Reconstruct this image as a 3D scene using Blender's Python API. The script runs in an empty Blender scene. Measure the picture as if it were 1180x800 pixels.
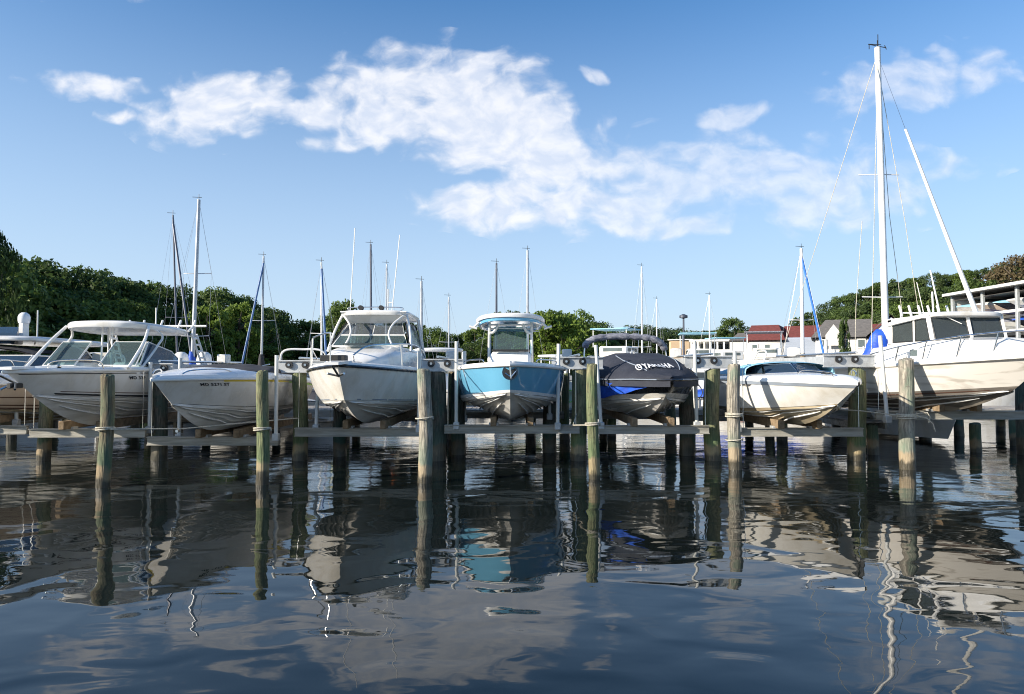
import bpy, math, random
import numpy as np
from mathutils import Vector, Matrix
R = math.radians
C = bpy.context.scene.collection
sc = bpy.context.scene

# ------------------------------------------------------------------ camera
F, HY, EYE = 800.0, 425.0, 2.15           # focal length in photo pixels, horizon row, eye height
cam = bpy.data.objects.new('camera', bpy.data.cameras.new('camera'))
C.objects.link(cam)
cam.data.sensor_width = 36.0
cam.data.lens = 36.0 * F / 1180.0
cam.data.clip_start = 0.1
cam.data.clip_end = 6000
cam.location = (0, 0, EYE)
cam.rotation_euler = (R(90) + math.atan(25.0 / F), 0, 0)
sc.camera = cam

# ------------------------------------------------------------------ light
SUN = Vector((-0.90, -0.42, 0)).normalized() * math.cos(R(21)) + Vector((0, 0, math.sin(R(21))))
sun = bpy.data.objects.new('sun', bpy.data.lights.new('sun', 'SUN'))
C.objects.link(sun)
sun.data.energy = 4.6
sun.data.angle = R(0.5)
sun.data.color = (1.0, 0.90, 0.76)
sun.rotation_euler = SUN.to_track_quat('Z', 'Y').to_euler()
SKY_STRENGTH = 0.125
sc.view_settings.view_transform = 'Standard'
sc.view_settings.look = 'None'
sc.view_settings.gamma = 1
sc.view_settings.use_curve_mapping = False
sc.view_settings.exposure = 0.90
sc.cycles.use_denoising = True
sc.cycles.filter_width = 1.05
sc.cycles.max_bounces = 7
sc.cycles.transparent_max_bounces = 12
sc.cycles.caustics_reflective = True      # sun and sky thrown back up by the water
sc.cycles.blur_glossy = 2.0
sc.cycles.caustics_refractive = False
sc.cycles.sample_clamp_indirect = 4


def build_world():
    w = bpy.data.worlds.new('World'); sc.world = w; w.use_nodes = True
    nt = w.node_tree; N = nt.nodes; L = nt.links
    for n in list(N): N.remove(n)
    out = N.new('ShaderNodeOutputWorld')
    bg = N.new('ShaderNodeBackground'); bg.inputs[1].default_value = SKY_STRENGTH
    sky = N.new('ShaderNodeTexSky'); sky.sky_type = 'NISHITA'; sky.sun_disc = False
    sky.sun_elevation = R(21); sky.sun_rotation = math.atan2(SUN.x, SUN.y)
    sky.air_density = 1.0; sky.dust_density = .9; sky.ozone_density = 3.0
    tc = N.new('ShaderNodeTexCoord')
    sep = N.new('ShaderNodeSeparateXYZ'); L.new(tc.outputs['Generated'], sep.inputs[0])
    def M(op, a, b=None, c=None, clamp=False):
        n = N.new('ShaderNodeMath'); n.operation = op; n.use_clamp = clamp
        for i, v in enumerate((a, b, c)):
            if v is None: continue
            if isinstance(v, (int, float)): n.inputs[i].default_value = v
            else: L.new(v, n.inputs[i])
        return n.outputs[0]
    yy = M('MAXIMUM', sep.outputs[1], 0.04)
    u = M('DIVIDE', sep.outputs[0], yy)
    v = M('DIVIDE', sep.outputs[2], yy)
    comb = N.new('ShaderNodeCombineXYZ'); L.new(u, comb.inputs[0]); L.new(v, comb.inputs[1])
    # banks of cloud: centre and size as directions (tangents of bearing and height), tilt in degrees, weight
    E = [(250, 120, 88, 40, 4, 1.0), (100, 91, 62, 15, -6, .8), (130, 128, 26, 10, 0, .8), (365, 126, 66, 18, 0, .9),
         (410, 152, 50, 15, 8, .8), (450, 112, 90, 56, 0, 1.05), (560, 132, 135, 66, -20, 1.1), (620, 178, 120, 46, -14, 1.0), (650, 236, 170, 30, -2, .95),
         (850, 205, 210, 50, -2, .85), (750, 258, 80, 18, 0, .75), (960, 225, 130, 42, 4, .7), (838, 128, 48, 15, 5, .85), (1060, 90, 100, 36, 10, .78),
         (681, 84, 28, 10, -8, .6), (1090, 190, 75, 16, 3, .6), (520, 60, 95, 14, -10, .55), (25, 80, 22, 10, 0, .4),
         # cloud overhead, seen only mirrored and from elsewhere
         (300, -140, 330, 90, 8, .75), (900, -200, 380, 80, -6, .7), (-700, 60, 300, 60, 0, .8), (1900, 100, 400, 70, 0, .8)]
    acc = None
    warp = N.new('ShaderNodeTexNoise'); warp.inputs['Scale'].default_value = 9; warp.inputs['Detail'].default_value = 3
    L.new(comb.outputs[0], warp.inputs['Vector'])
    wv = N.new('ShaderNodeVectorMath'); wv.operation = 'MULTIPLY_ADD'
    L.new(warp.outputs['Color'], wv.inputs[0]); wv.inputs[1].default_value = (0.09, 0.05, 0)
    sub = N.new('ShaderNodeVectorMath'); sub.operation = 'SUBTRACT'; L.new(comb.outputs[0], sub.inputs[0]); sub.inputs[1].default_value = (0.045, 0.025, 0)
    L.new(sub.outputs[0], wv.inputs[2])
    for (px, py, a, b, ang, wt) in E:
        mp = N.new('ShaderNodeMapping'); mp.vector_type = 'TEXTURE'
        mp.inputs['Location'].default_value = ((px - 590) / F, (HY - py) / F, 0)
        mp.inputs['Rotation'].default_value = (0, 0, R(ang))
        mp.inputs['Scale'].default_value = (a / F, b / F, 1)
        L.new(wv.outputs[0], mp.inputs['Vector'])
        ln = N.new('ShaderNodeVectorMath'); ln.operation = 'LENGTH'; L.new(mp.outputs[0], ln.inputs[0])
        mr = N.new('ShaderNodeMapRange'); mr.interpolation_type = 'SMOOTHSTEP'
        mr.inputs['From Min'].default_value = 1.5; mr.inputs['From Max'].default_value = 0.35
        mr.inputs['To Min'].default_value = 0; mr.inputs['To Max'].default_value = wt
        L.new(ln.outputs['Value'], mr.inputs['Value'])
        acc = mr.outputs[0] if acc is None else M('MAXIMUM', acc, mr.outputs[0])
    def noise(scale, sx, sy, det, rough, seed):
        mp = N.new('ShaderNodeMapping'); mp.inputs['Scale'].default_value = (sx, sy, 1); mp.inputs['Location'].default_value = (seed, seed * .37, 0)
        mp.inputs['Rotation'].default_value = (0, 0, R(-12))
        L.new(wv.outputs[0], mp.inputs['Vector'])
        n = N.new('ShaderNodeTexNoise'); n.noise_dimensions = '2D'; n.inputs['Scale'].default_value = scale; n.inputs['Detail'].default_value = det; n.inputs['Roughness'].default_value = rough
        L.new(mp.outputs[0], n.inputs['Vector'])
        return n.outputs['Fac']
    n1 = noise(9.5, 1, 1.8, 9, .55, 3.1)
    n2 = noise(30, 1, 1.5, 6, .55, 9.4)
    vm = N.new('ShaderNodeMapping'); vm.inputs['Scale'].default_value = (1, 1.5, 1); L.new(wv.outputs[0], vm.inputs['Vector'])
    vo = N.new('ShaderNodeTexVoronoi'); vo.voronoi_dimensions = '2D'; vo.feature = 'SMOOTH_F1'; vo.inputs['Scale'].default_value = 17; vo.inputs['Smoothness'].default_value = .6; vo.inputs['Detail'].default_value = 1
    L.new(vm.outputs[0], vo.inputs['Vector'])
    puff = M('SUBTRACT', .80, M('MULTIPLY', vo.outputs['Distance'], .75))
    nn = M('ADD', M('ADD', M('MULTIPLY', n1, .48), M('MULTIPLY', n2, .20)), M('MULTIPLY', puff, .32))
    d = M('ADD', M('MULTIPLY', acc, .74), M('MULTIPLY', M('SUBTRACT', nn, .5), 2.0))
    mr = N.new('ShaderNodeMapRange'); mr.interpolation_type = 'SMOOTHSTEP'
    mr.inputs['From Min'].default_value = .02; mr.inputs['From Max'].default_value = .62
    L.new(d, mr.inputs['Value'])
    front = M('GREATER_THAN', sep.outputs[1], 0.05)
    some = M('GREATER_THAN', acc, 0.02)
    thin = N.new('ShaderNodeMapRange'); thin.interpolation_type = 'SMOOTHSTEP'
    thin.inputs['From Min'].default_value = .0; thin.inputs['From Max'].default_value = .30; thin.inputs['To Min'].default_value = .80; thin.inputs['To Max'].default_value = .50
    L.new(u, thin.inputs['Value'])
    dens = M('MULTIPLY', M('MULTIPLY', mr.outputs[0], front), M('MULTIPLY', some, thin.outputs[0]))
    mix = N.new('ShaderNodeMix'); mix.data_type = 'RGBA'
    L.new(dens, mix.inputs[0])
    hs = N.new('ShaderNodeHueSaturation'); hs.inputs['Saturation'].default_value = 1.24; hs.inputs['Value'].default_value = .82
    L.new(sky.outputs[0], hs.inputs['Color'])
    tint = N.new('ShaderNodeMix'); tint.data_type = 'RGBA'; tint.blend_type = 'MULTIPLY'; tint.inputs[0].default_value = 1
    L.new(hs.outputs[0], tint.inputs[6]); tint.inputs[7].default_value = (.84, .99, 1.05, 1)
    hz = N.new('ShaderNodeMapRange'); hz.interpolation_type = 'SMOOTHSTEP'      # thin pale summer haze low in the sky
    hz.inputs['From Min'].default_value = -.02; hz.inputs['From Max'].default_value = .58; hz.inputs['To Min'].default_value = .82; hz.inputs['To Max'].default_value = 0
    L.new(sep.outputs[2], hz.inputs['Value'])
    hm = N.new('ShaderNodeMix'); hm.data_type = 'RGBA'; L.new(hz.outputs[0], hm.inputs[0])
    L.new(tint.outputs[2], hm.inputs[6]); hm.inputs[7].default_value = (2.75, 3.35, 4.2, 1)
    L.new(hm.outputs[2], mix.inputs[6])
    shade = N.new('ShaderNodeMix'); shade.data_type = 'RGBA'
    L.new(M('MULTIPLY', M('SUBTRACT', n2, .35), 3.0, clamp=True), shade.inputs[0])
    shade.inputs[6].default_value = (3.5, 3.75, 4.3, 1); shade.inputs[7].default_value = (4.7, 4.65, 4.7, 1)
    L.new(shade.outputs[2], mix.inputs[7])
    L.new(mix.outputs[2], bg.inputs[0]); L.new(bg.outputs[0], out.inputs[0])
build_world()

# ------------------------------------------------------------------ helpers
def px(x, y, Y):                                  # point at depth Y seen at photo pixel (x, y)
    return Vector(((x - 590) * Y / F, Y, EYE + (HY - y) * Y / F))

def tag(o, label=None, cat=None, group=None, kind=None):
    if label: o['label'] = label
    if cat: o['category'] = cat
    if group: o['group'] = group
    if kind: o['kind'] = kind
    return o

def thing(name, loc, label, cat, group=None, rz=0):
    o = bpy.data.objects.new(name, None); C.objects.link(o)
    o.empty_display_size = .2
    o.location = loc; o.rotation_euler = (0, 0, rz)
    return tag(o, label, cat, group)

def copy_tree(o, parent=None):
    c = o.copy(); C.objects.link(c); c.parent = parent
    for ch in list(o.children): copy_tree(ch, c)
    return c

_mats = {}
def mat(name, col, rough=.5, metal=0, col2=None, ns=3.0, amt=.5, bump=0, bs=30, stretch=(1, 1, 1), coat=0, world=False, spec=.5, detail=6, lo=.35, hi=.65, distortion=0):
    if name in _mats: return _mats[name]
    m = bpy.data.materials.new(name); m.use_nodes = True
    nt = m.node_tree; N = nt.nodes; L = nt.links
    p = N['Principled BSDF']
    p.inputs['Roughness'].default_value = rough; p.inputs['Metallic'].default_value = metal
    p.inputs['Coat Weight'].default_value = coat; p.inputs['Coat Roughness'].default_value = .08
    p.inputs['Specular IOR Level'].default_value = spec
    tc = N.new('ShaderNodeTexCoord')
    vec = tc.outputs['Object']
    if world:
        g = N.new('ShaderNodeNewGeometry'); vec = g.outputs['Position']
    mp = N.new('ShaderNodeMapping'); mp.inputs['Scale'].default_value = stretch
    L.new(vec, mp.inputs[0])
    n = N.new('ShaderNodeTexNoise'); n.inputs['Scale'].default_value = ns; n.inputs['Detail'].default_value = detail; n.inputs['Distortion'].default_value = distortion
    L.new(mp.outputs[0], n.inputs['Vector'])
    c2 = col2 or tuple(c * .72 for c in col)
    mr = N.new('ShaderNodeMapRange'); mr.inputs['From Min'].default_value = lo; mr.inputs['From Max'].default_value = hi; mr.inputs['To Max'].default_value = amt
    L.new(n.outputs['Fac'], mr.inputs[0])
    mx = N.new('ShaderNodeMix'); mx.data_type = 'RGBA'
    mx.inputs[6].default_value = (*col, 1); mx.inputs[7].default_value = (*c2, 1)
    L.new(mr.outputs[0], mx.inputs[0]); L.new(mx.outputs[2], p.inputs['Base Color'])
    rr = N.new('ShaderNodeMapRange'); rr.inputs['To Min'].default_value = max(0, rough - .06); rr.inputs['To Max'].default_value = min(1, rough + .1)
    L.new(n.outputs['Fac'], rr.inputs[0]); L.new(rr.outputs[0], p.inputs['Roughness'])
    if bump:
        n2 = N.new('ShaderNodeTexNoise'); n2.inputs['Scale'].default_value = bs; n2.inputs['Detail'].default_value = 4
        L.new(mp.outputs[0], n2.inputs['Vector'])
        b = N.new('ShaderNodeBump'); b.inputs['Strength'].default_value = bump; b.inputs['Distance'].default_value = .02
        L.new(n2.outputs['Fac'], b.inputs['Height']); L.new(b.outputs[0], p.inputs['Normal'])
    _mats[name] = m
    return m

def glass(name, tint=(.75, .85, .85), alpha=.45):
    if name in _mats: return _mats[name]
    m = bpy.data.materials.new(name); m.use_nodes = True
    nt = m.node_tree; N = nt.nodes; L = nt.links
    p = N['Principled BSDF']; out = N['Material Output']
    p.inputs['Base Color'].default_value = (tint[0] * .2, tint[1] * .2, tint[2] * .2, 1); p.inputs['Roughness'].default_value = .06
    p.inputs['IOR'].default_value = 1.5
    n = N.new('ShaderNodeTexNoise'); n.inputs['Scale'].default_value = 3
    b = N.new('ShaderNodeBump'); b.inputs['Strength'].default_value = .12; b.inputs['Distance'].default_value = .05
    L.new(n.outputs['Fac'], b.inputs['Height']); L.new(b.outputs[0], p.inputs['Normal'])
    t = N.new('ShaderNodeBsdfTransparent'); t.inputs[0].default_value = (*tint, 1)
    mx = N.new('ShaderNodeMixShader'); mx.inputs[0].default_value = alpha
    L.new(t.outputs[0], mx.inputs[1]); L.new(p.outputs[0], mx.inputs[2]); L.new(mx.outputs[0], out.inputs[0])
    _mats[name] = m
    return m

class MB:
    def __init__(s): s.v = []; s.f = []
    def add(s, vs, fs):
        o = len(s.v); s.v += [tuple(v) for v in vs]; s.f += [tuple(i + o for i in f) for f in fs]; return s
    def box(s, c, size, rot=None):
        hx, hy, hz = size[0] / 2, size[1] / 2, size[2] / 2
        b = min(hx, hy, hz) * .18
        vs = []
        for sx in (-1, 1):
            for sy in (-1, 1):
                for sz in (-1, 1):
                    vs += [(sx * (hx - b), sy * (hy - b), sz * hz), (sx * (hx - b), sy * hy, sz * (hz - b)), (sx * hx, sy * (hy - b), sz * (hz - b))]
        def I(x, y, z, k): return ((x > 0) * 4 + (y > 0) * 2 + (z > 0)) * 3 + k
        fs = []
        for q in (-1, 1):
            fs.append([I(-1, -1, q, 0), I(1, -1, q, 0), I(1, 1, q, 0), I(-1, 1, q, 0)][::q])
            fs.append([I(-1, q, -1, 1), I(-1, q, 1, 1), I(1, q, 1, 1), I(1, q, -1, 1)][::q])
            fs.append([I(q, -1, -1, 2), I(q, 1, -1, 2), I(q, 1, 1, 2), I(q, -1, 1, 2)][::q])
        for a in (-1, 1):
            for c_ in (-1, 1):
                fs.append([I(-1, a, c_, 0), I(1, a, c_, 0), I(1, a, c_, 1), I(-1, a, c_, 1)][::-a * c_])
                fs.append([I(a, -1, c_, 0), I(a, 1, c_, 0), I(a, 1, c_, 2), I(a, -1, c_, 2)][::a * c_])
                fs.append([I(a, c_, -1, 1), I(a, c_, 1, 1), I(a, c_, 1, 2), I(a, c_, -1, 2)][::-a * c_])
                for d in (-1, 1):
                    fs.append([I(a, c_, d, 0), I(a, c_, d, 1), I(a, c_, d, 2)][::(1 if a * c_ * d > 0 else -1)])
        m = rot if rot else Matrix.Identity(3)
        c = Vector(c)
        return s.add([m @ Vector(v) + c for v in vs], fs)
    def tube(s, pts, r, n=8, caps=True):
        pts = [Vector(p) for p in pts]
        rs = r if isinstance(r, (list, tuple)) else [r] * len(pts)
        vs, fs = [], []
        ref = None
        for i, p in enumerate(pts):
            t = (pts[min(i + 1, len(pts) - 1)] - pts[max(i - 1, 0)]).normalized()
            if ref is None:
                ref = Vector((0, 0, 1)) if abs(t.z) < .9 else Vector((1, 0, 0))
            a = (ref - t * ref.dot(t)).normalized(); ref = a
            b = t.cross(a)
            for k in range(n):
                th = 2 * math.pi * k / n
                vs.append(p + (a * math.cos(th) + b * math.sin(th)) * rs[i])
        for i in range(len(pts) - 1):
            for k in range(n):
                fs.append((i * n + k, i * n + (k + 1) % n, (i + 1) * n + (k + 1) % n, (i + 1) * n + k))
        if caps:
            fs.append(tuple(range(n))[::-1]); fs.append(tuple((len(pts) - 1) * n + k for k in range(n)))
        return s.add(vs, fs)
    def lathe(s, prof, c=(0, 0, 0), n=16):
        vs, fs = [], []
        for (r, z) in prof:
            for k in range(n):
                th = 2 * math.pi * k / n
                vs.append((c[0] + r * math.cos(th), c[1] + r * math.sin(th), c[2] + z))
        for i in range(len(prof) - 1):
            for k in range(n):
                fs.append((i * n + k, i * n + (k + 1) % n, (i + 1) * n + (k + 1) % n, (i + 1) * n + k))
        fs.append(tuple(range(n))[::-1]); fs.append(tuple((len(prof) - 1) * n + k for k in range(n)))
        return s.add(vs, fs)
    def grid(s, rows, flip=False, close=False):
        n = len(rows[0]); vs = [v for r in rows for v in r]; fs = []
        for i in range(len(rows) - 1):
            for k in range(n if close else n - 1):
                f = (i * n + k, i * n + (k + 1) % n, (i + 1) * n + (k + 1) % n, (i + 1) * n + k)
                fs.append(f[::-1] if flip else f)
        return s.add(vs, fs)
    def plate(s, pts, t):                          # thick plate from a loop of points
        pts = [Vector(p) for p in pts]
        nrm = (pts[1] - pts[0]).cross(pts[2] - pts[1]).normalized() * t
        n = len(pts)
        vs = pts + [p + nrm for p in pts]
        fs = [tuple(range(n))[::-1], tuple(range(n, 2 * n))] + [(i, (i + 1) % n, n + (i + 1) % n, n + i) for i in range(n)]
        return s.add(vs, fs)
    def build(s, name, m, parent=None, smooth=True, angle=40):
        me = bpy.data.meshes.new(name); me.from_pydata(s.v, [], s.f); me.update()
        me.materials.append(m)
        if smooth:
            me.shade_smooth()
            try: me.set_sharp_from_angle(angle=R(angle))
            except Exception: pass
        o = bpy.data.objects.new(name, me); C.objects.link(o)
        if parent: o.parent = parent
        return o

def text_mesh(body, size, fn, name, m, parent, bold=.004):
    cu = bpy.data.curves.new(name, 'FONT'); cu.body = body; cu.size = size; cu.offset = bold; cu.resolution_u = 3; cu.space_character = 1.12
    o = bpy.data.objects.new(name, cu); C.objects.link(o)
    bpy.context.view_layer.update()
    me = bpy.data.meshes.new_from_object(o.evaluated_get(bpy.context.evaluated_depsgraph_get()))
    bpy.data.objects.remove(o)
    for v in me.vertices: v.co = fn(v.co.x, v.co.y)
    me.materials.clear(); me.materials.append(m)
    t = bpy.data.objects.new(name, me); C.objects.link(t); t.parent = parent
    return t

# ------------------------------------------------------------------ materials
GEL = mat('gelcoat_white', (.76, .75, .72), .24, col2=(.56, .52, .44), ns=2.0, amt=.75, coat=.35, bump=.03, bs=6, stretch=(1.6, 1.6, .45), lo=.45, hi=.75)
GEL2 = mat('gelcoat_cool', (.78, .79, .79), .25, col2=(.66, .66, .65), ns=2.3, amt=.5, coat=.3)
CREAM = mat('gelcoat_cream', (.62, .52, .42), .3, col2=(.48, .38, .29), ns=1.6, amt=.7, coat=.2)
BOT_W = mat('bottom_white', (.74, .73, .70), .45, col2=(.36, .32, .25), ns=2.2, amt=.7, stretch=(1, .5, 2.5), lo=.45, hi=.75)
BOT_TAN = mat('bottom_scummy', (.56, .49, .36), .55, col2=(.24, .18, .10), ns=2.4, amt=.85, stretch=(1, .4, 2.5))
BOT_GREY = mat('bottom_scuffed', (.14, .125, .11), .6, col2=(.42, .38, .32), ns=2.0, amt=.8, stretch=(1, .25, 2), lo=.5, hi=.68, distortion=1.2)
BLUE = mat('gelcoat_blue', (.15, .42, .63), .12, col2=(.12, .36, .56), ns=1.2, amt=.6, coat=.9)
NAVY = mat('gelcoat_dark', (.02, .022, .028), .25, coat=.4)
CANV_N = mat('canvas_navy', (.014, .017, .028), .8, col2=(.030, .034, .048), ns=2.5, amt=.8, bump=.6, bs=9)
CANV_B = mat('canvas_black', (.022, .022, .026), .8, col2=(.05, .05, .055), ns=3, amt=.7, bump=.5, bs=8)
CANV_G = mat('canvas_grey', (.26, .27, .31), .85, col2=(.08, .085, .12), ns=6, amt=.9, bump=.7, bs=12, stretch=(1, 3, 3))
TARP = mat('tarp_blue', (.02, .10, .55), .5, col2=(.015, .05, .33), ns=4, amt=.8, bump=.8, bs=7)
CANV_C = mat('canvas_cyan', (.22, .50, .66), .7, col2=(.36, .60, .72), ns=3, amt=.8, bump=.5, bs=9)
ALU = mat('aluminium', (.75, .76, .77), .3, .85, ns=6, amt=.3)
STEEL = mat('stainless', (.62, .62, .62), .2, 1, ns=9, amt=.2)
WPAINT = mat('white_powdercoat', (.78, .77, .74), .3, col2=(.66, .63, .56), ns=4, amt=.5)
PVC = mat('pvc_white', (.66, .67, .65), .4, col2=(.40, .41, .36), ns=3, amt=.6, stretch=(1, 1, .6))
GALV = mat('galvanised', (.50, .52, .53), .5, .35, col2=(.34, .35, .35), ns=7, amt=.7)
RUB = mat('rubber_black', (.02, .02, .02), .5)
DARKG = mat('interior_dark', (.07, .065, .06), .6)
VINYL = mat('vinyl_seat', (.62, .60, .55), .5, ns=4)
ROPE = mat('rope', (.55, .52, .44), .85, col2=(.3, .27, .2), ns=30, amt=.7, bump=.6, bs=80)
BEAM = mat('weathered_beam', (.36, .35, .31), .8, col2=(.17, .16, .13), ns=2.2, amt=.8, stretch=(.6, 6, 6), bump=.5, bs=14)
PLANK = mat('dock_planks', (.36, .33, .29), .85, col2=(.18, .16, .135), ns=3, amt=.9, stretch=(4, .6, 4), bump=.4, bs=10)
DKWOOD = mat('dark_timber', (.055, .048, .038), .75, col2=(.02, .018, .014), ns=4, amt=.8, bump=.5, bs=20)  # stringer timber, much darker than planks and fascia
BUNK = mat('carpeted_bunk', (.26, .19, .12), .95, col2=(.13, .09, .05), ns=8, amt=.8, bump=.6, bs=40)
GL_T = glass('windscreen_teal', (.62, .80, .82), .38)
GL_D = glass('window_dark', (.50, .58, .60), .42)
GL_B = glass('window_blue', (.22, .38, .58), .6)
GL_C = glass('clear_curtain', (.80, .86, .92), .4)
RED = mat('paint_red', (.5, .04, .03), .4)
YEL = mat('stripe_yellow', (.72, .58, .05), .35)
LIME = mat('stripe_lime', (.28, .60, .06), .35)
LETTER = mat('letter_dark', (.03, .03, .035), .5)
LETTERW = mat('letter_white', (.8, .8, .8), .5)
BRN = mat('stripe_brown', (.10, .05, .035), .4)
GREYST = mat('stripe_grey', (.26, .30, .36), .35)
MASTG = mat('mast_grey', (.42, .44, .47), .35, .5, ns=5)
MASTD = mat('mast_dark', (.09, .10, .13), .4, .4, ns=5)
MASTB = mat('mast_blue', (.05, .15, .36), .5, ns=5)
MASTW = mat('mast_white', (.82, .81, .78), .3, 0, ns=5)

def pile_mat(name, wood, green, gamt, streak):
    m = bpy.data.materials.new(name); m.use_nodes = True
    nt = m.node_tree; N = nt.nodes; L = nt.links; p = N['Principled BSDF']
    g = N.new('ShaderNodeNewGeometry'); sep = N.new('ShaderNodeSeparateXYZ'); L.new(g.outputs['Position'], sep.inputs[0])
    def noise(scale, st, det=6, dist=0):
        mp = N.new('ShaderNodeMapping'); mp.inputs['Scale'].default_value = st; L.new(g.outputs['Position'], mp.inputs[0])
        n = N.new('ShaderNodeTexNoise'); n.inputs['Scale'].default_value = scale; n.inputs['Detail'].default_value = det; n.inputs['Distortion'].default_value = dist
        L.new(mp.outputs[0], n.inputs['Vector']); return n.outputs['Fac']
    def mix(f, a, b):
        x = N.new('ShaderNodeMix'); x.data_type = 'RGBA'
        if isinstance(f, float): x.inputs[0].default_value = f
        else: L.new(f, x.inputs[0])
        for i, c in ((6, a), (7, b)):
            if isinstance(c, tuple): x.inputs[i].default_value = (*c, 1)
            else: L.new(c, x.inputs[i])
        return x.outputs[2]
    def rng(v, a, b, c=0, d=1):
        r = N.new('ShaderNodeMapRange'); r.inputs['From Min'].default_value = a; r.inputs['From Max'].default_value = b
        r.inputs['To Min'].default_value = c; r.inputs['To Max'].default_value = d
        L.new(v, r.inputs[0]); return r.outputs[0]
    def add(a, b, k):
        x = N.new('ShaderNodeMath'); x.operation = 'MULTIPLY_ADD'; L.new(b, x.inputs[0]); x.inputs[1].default_value = k; L.new(a, x.inputs[2]); return x.outputs[0]
    fine = noise(7, (5, 5, .5)); patch = noise(2.2, (1.4, 1.4, .9), 5, .6); spots = noise(14, (1, 1, 1))
    base = mix(rng(fine, .38, .62), wood, tuple(c * .38 for c in wood))
    base = mix(rng(patch, .54 - gamt * .22, .66, 0, .72), base, green)
    base = mix(rng(spots, .58, .66, 0, .5), base, tuple(c * .25 for c in wood))
    zz = add(sep.outputs[2], patch, .5)
    # tide band: green just above it, tan barnacle belt, black wet foot
    base = mix(rng(zz, 1.15, .8, 0, .55), base, green)
    base = mix(rng(zz, .66, .58, 0, .8), base, streak)
    base = mix(rng(zz, .46, .38, 0, .92), base, (.035, .032, .022))
    L.new(base, p.inputs['Base Color']); p.inputs['Roughness'].default_value = .85
    L.new(rng(zz, .7, .4, .9, .35), p.inputs['Roughness'])
    b = N.new('ShaderNodeBump'); b.inputs['Strength'].default_value = .9; b.inputs['Distance'].default_value = .03
    L.new(fine, b.inputs['Height']); L.new(b.outputs[0], p.inputs['Normal'])
    return m
PM = [pile_mat('pile_mossy', (.20, .165, .105), (.07, .13, .075), .6, (.26, .18, .10)),
      pile_mat('pile_pale', (.38, .345, .28), (.14, .19, .14), .15, (.32, .24, .15)),
      pile_mat('pile_green', (.25, .23, .13), (.08, .14, .06), .85, (.28, .21, .12)),
      pile_mat('pile_dark', (.15, .13, .10), (.04, .09, .07), .5, (.10, .08, .05))]

# ------------------------------------------------------------------ water, land
def build_water():
    m = bpy.data.materials.new('creek_water'); m.use_nodes = True
    nt = m.node_tree; N = nt.nodes; L = nt.links; p = N['Principled BSDF']
    p.inputs['Base Color'].default_value = (.007, .010, .009, 1); p.inputs['Roughness'].default_value = .015; p.inputs['IOR'].default_value = 1.42
    g = N.new('ShaderNodeNewGeometry')
    def noise(scale, st, rot, det, dist=0, rough=.5):
        mp = N.new('ShaderNodeMapping'); mp.inputs['Scale'].default_value = st; mp.inputs['Rotation'].default_value = (0, 0, R(rot))
        L.new(g.outputs['Position'], mp.inputs[0])
        n = N.new('ShaderNodeTexNoise'); n.inputs['Scale'].default_value = scale; n.inputs['Detail'].default_value = det
        n.inputs['Distortion'].default_value = dist; n.inputs['Roughness'].default_value = rough
        L.new(mp.outputs[0], n.inputs['Vector']); return n.outputs['Fac']
    def mul(a, b):
        x = N.new('ShaderNodeMath'); x.operation = 'MULTIPLY'
        for i, v in enumerate((a, b)):
            if isinstance(v, float): x.inputs[i].default_value = v
            else: L.new(v, x.inputs[i])
        return x.outputs[0]
    def add(a, b):
        x = N.new('ShaderNodeMath'); x.operation = 'ADD'; L.new(a, x.inputs[0]); L.new(b, x.inputs[1]); return x.outputs[0]
    sep = N.new('ShaderNodeSeparateXYZ'); L.new(g.outputs['Position'], sep.inputs[0])
    def rng(v, a, b, c, d):
        r = N.new('ShaderNodeMapRange'); r.interpolation_type = 'SMOOTHSTEP'
        r.inputs['From Min'].default_value = a; r.inputs['From Max'].default_value = b
        r.inputs['To Min'].default_value = c; r.inputs['To Max'].default_value = d
        L.new(v, r.inputs[0]); return r.outputs[0]
    swell = mul(noise(.42, (1, 1.3, 1), 12, 0.0, .5, .4), W_SWELL)
    rip = mul(noise(1.25, (.9, 1.35, 1), -9, .6, .8, .35), W_RIP)
    fine = mul(mul(noise(6.0, (.8, 2.0, 1), 5, 3.0, .4), rng(sep.outputs[1], 8, 16, .04, 1.0)), W_FINE)
    med = mul(noise(3.1, (.85, 1.5, 1), 21, 1.2, .5, .45), W_MED)
    h = add(add(add(swell, rip), fine), med)
    b = N.new('ShaderNodeBump'); b.inputs['Strength'].default_value = 1.0; b.inputs['Distance'].default_value = 1.0
    L.new(h, b.inputs['Height']); L.new(b.outputs[0], p.inputs['Normal'])
    mb = MB(); mb.add([(-900, -60, 0), (900, -60, 0), (900, 900, 0), (-900, 900, 0)], [(0, 1, 2, 3)])
    tag(mb.build('water', m, smooth=False), 'calm dark green creek water mirroring boats, piles and sky', kind='structure')
W_SWELL, W_RIP, W_MED, W_FINE = .022, .0125, .0012, .0026
build_water()

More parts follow.
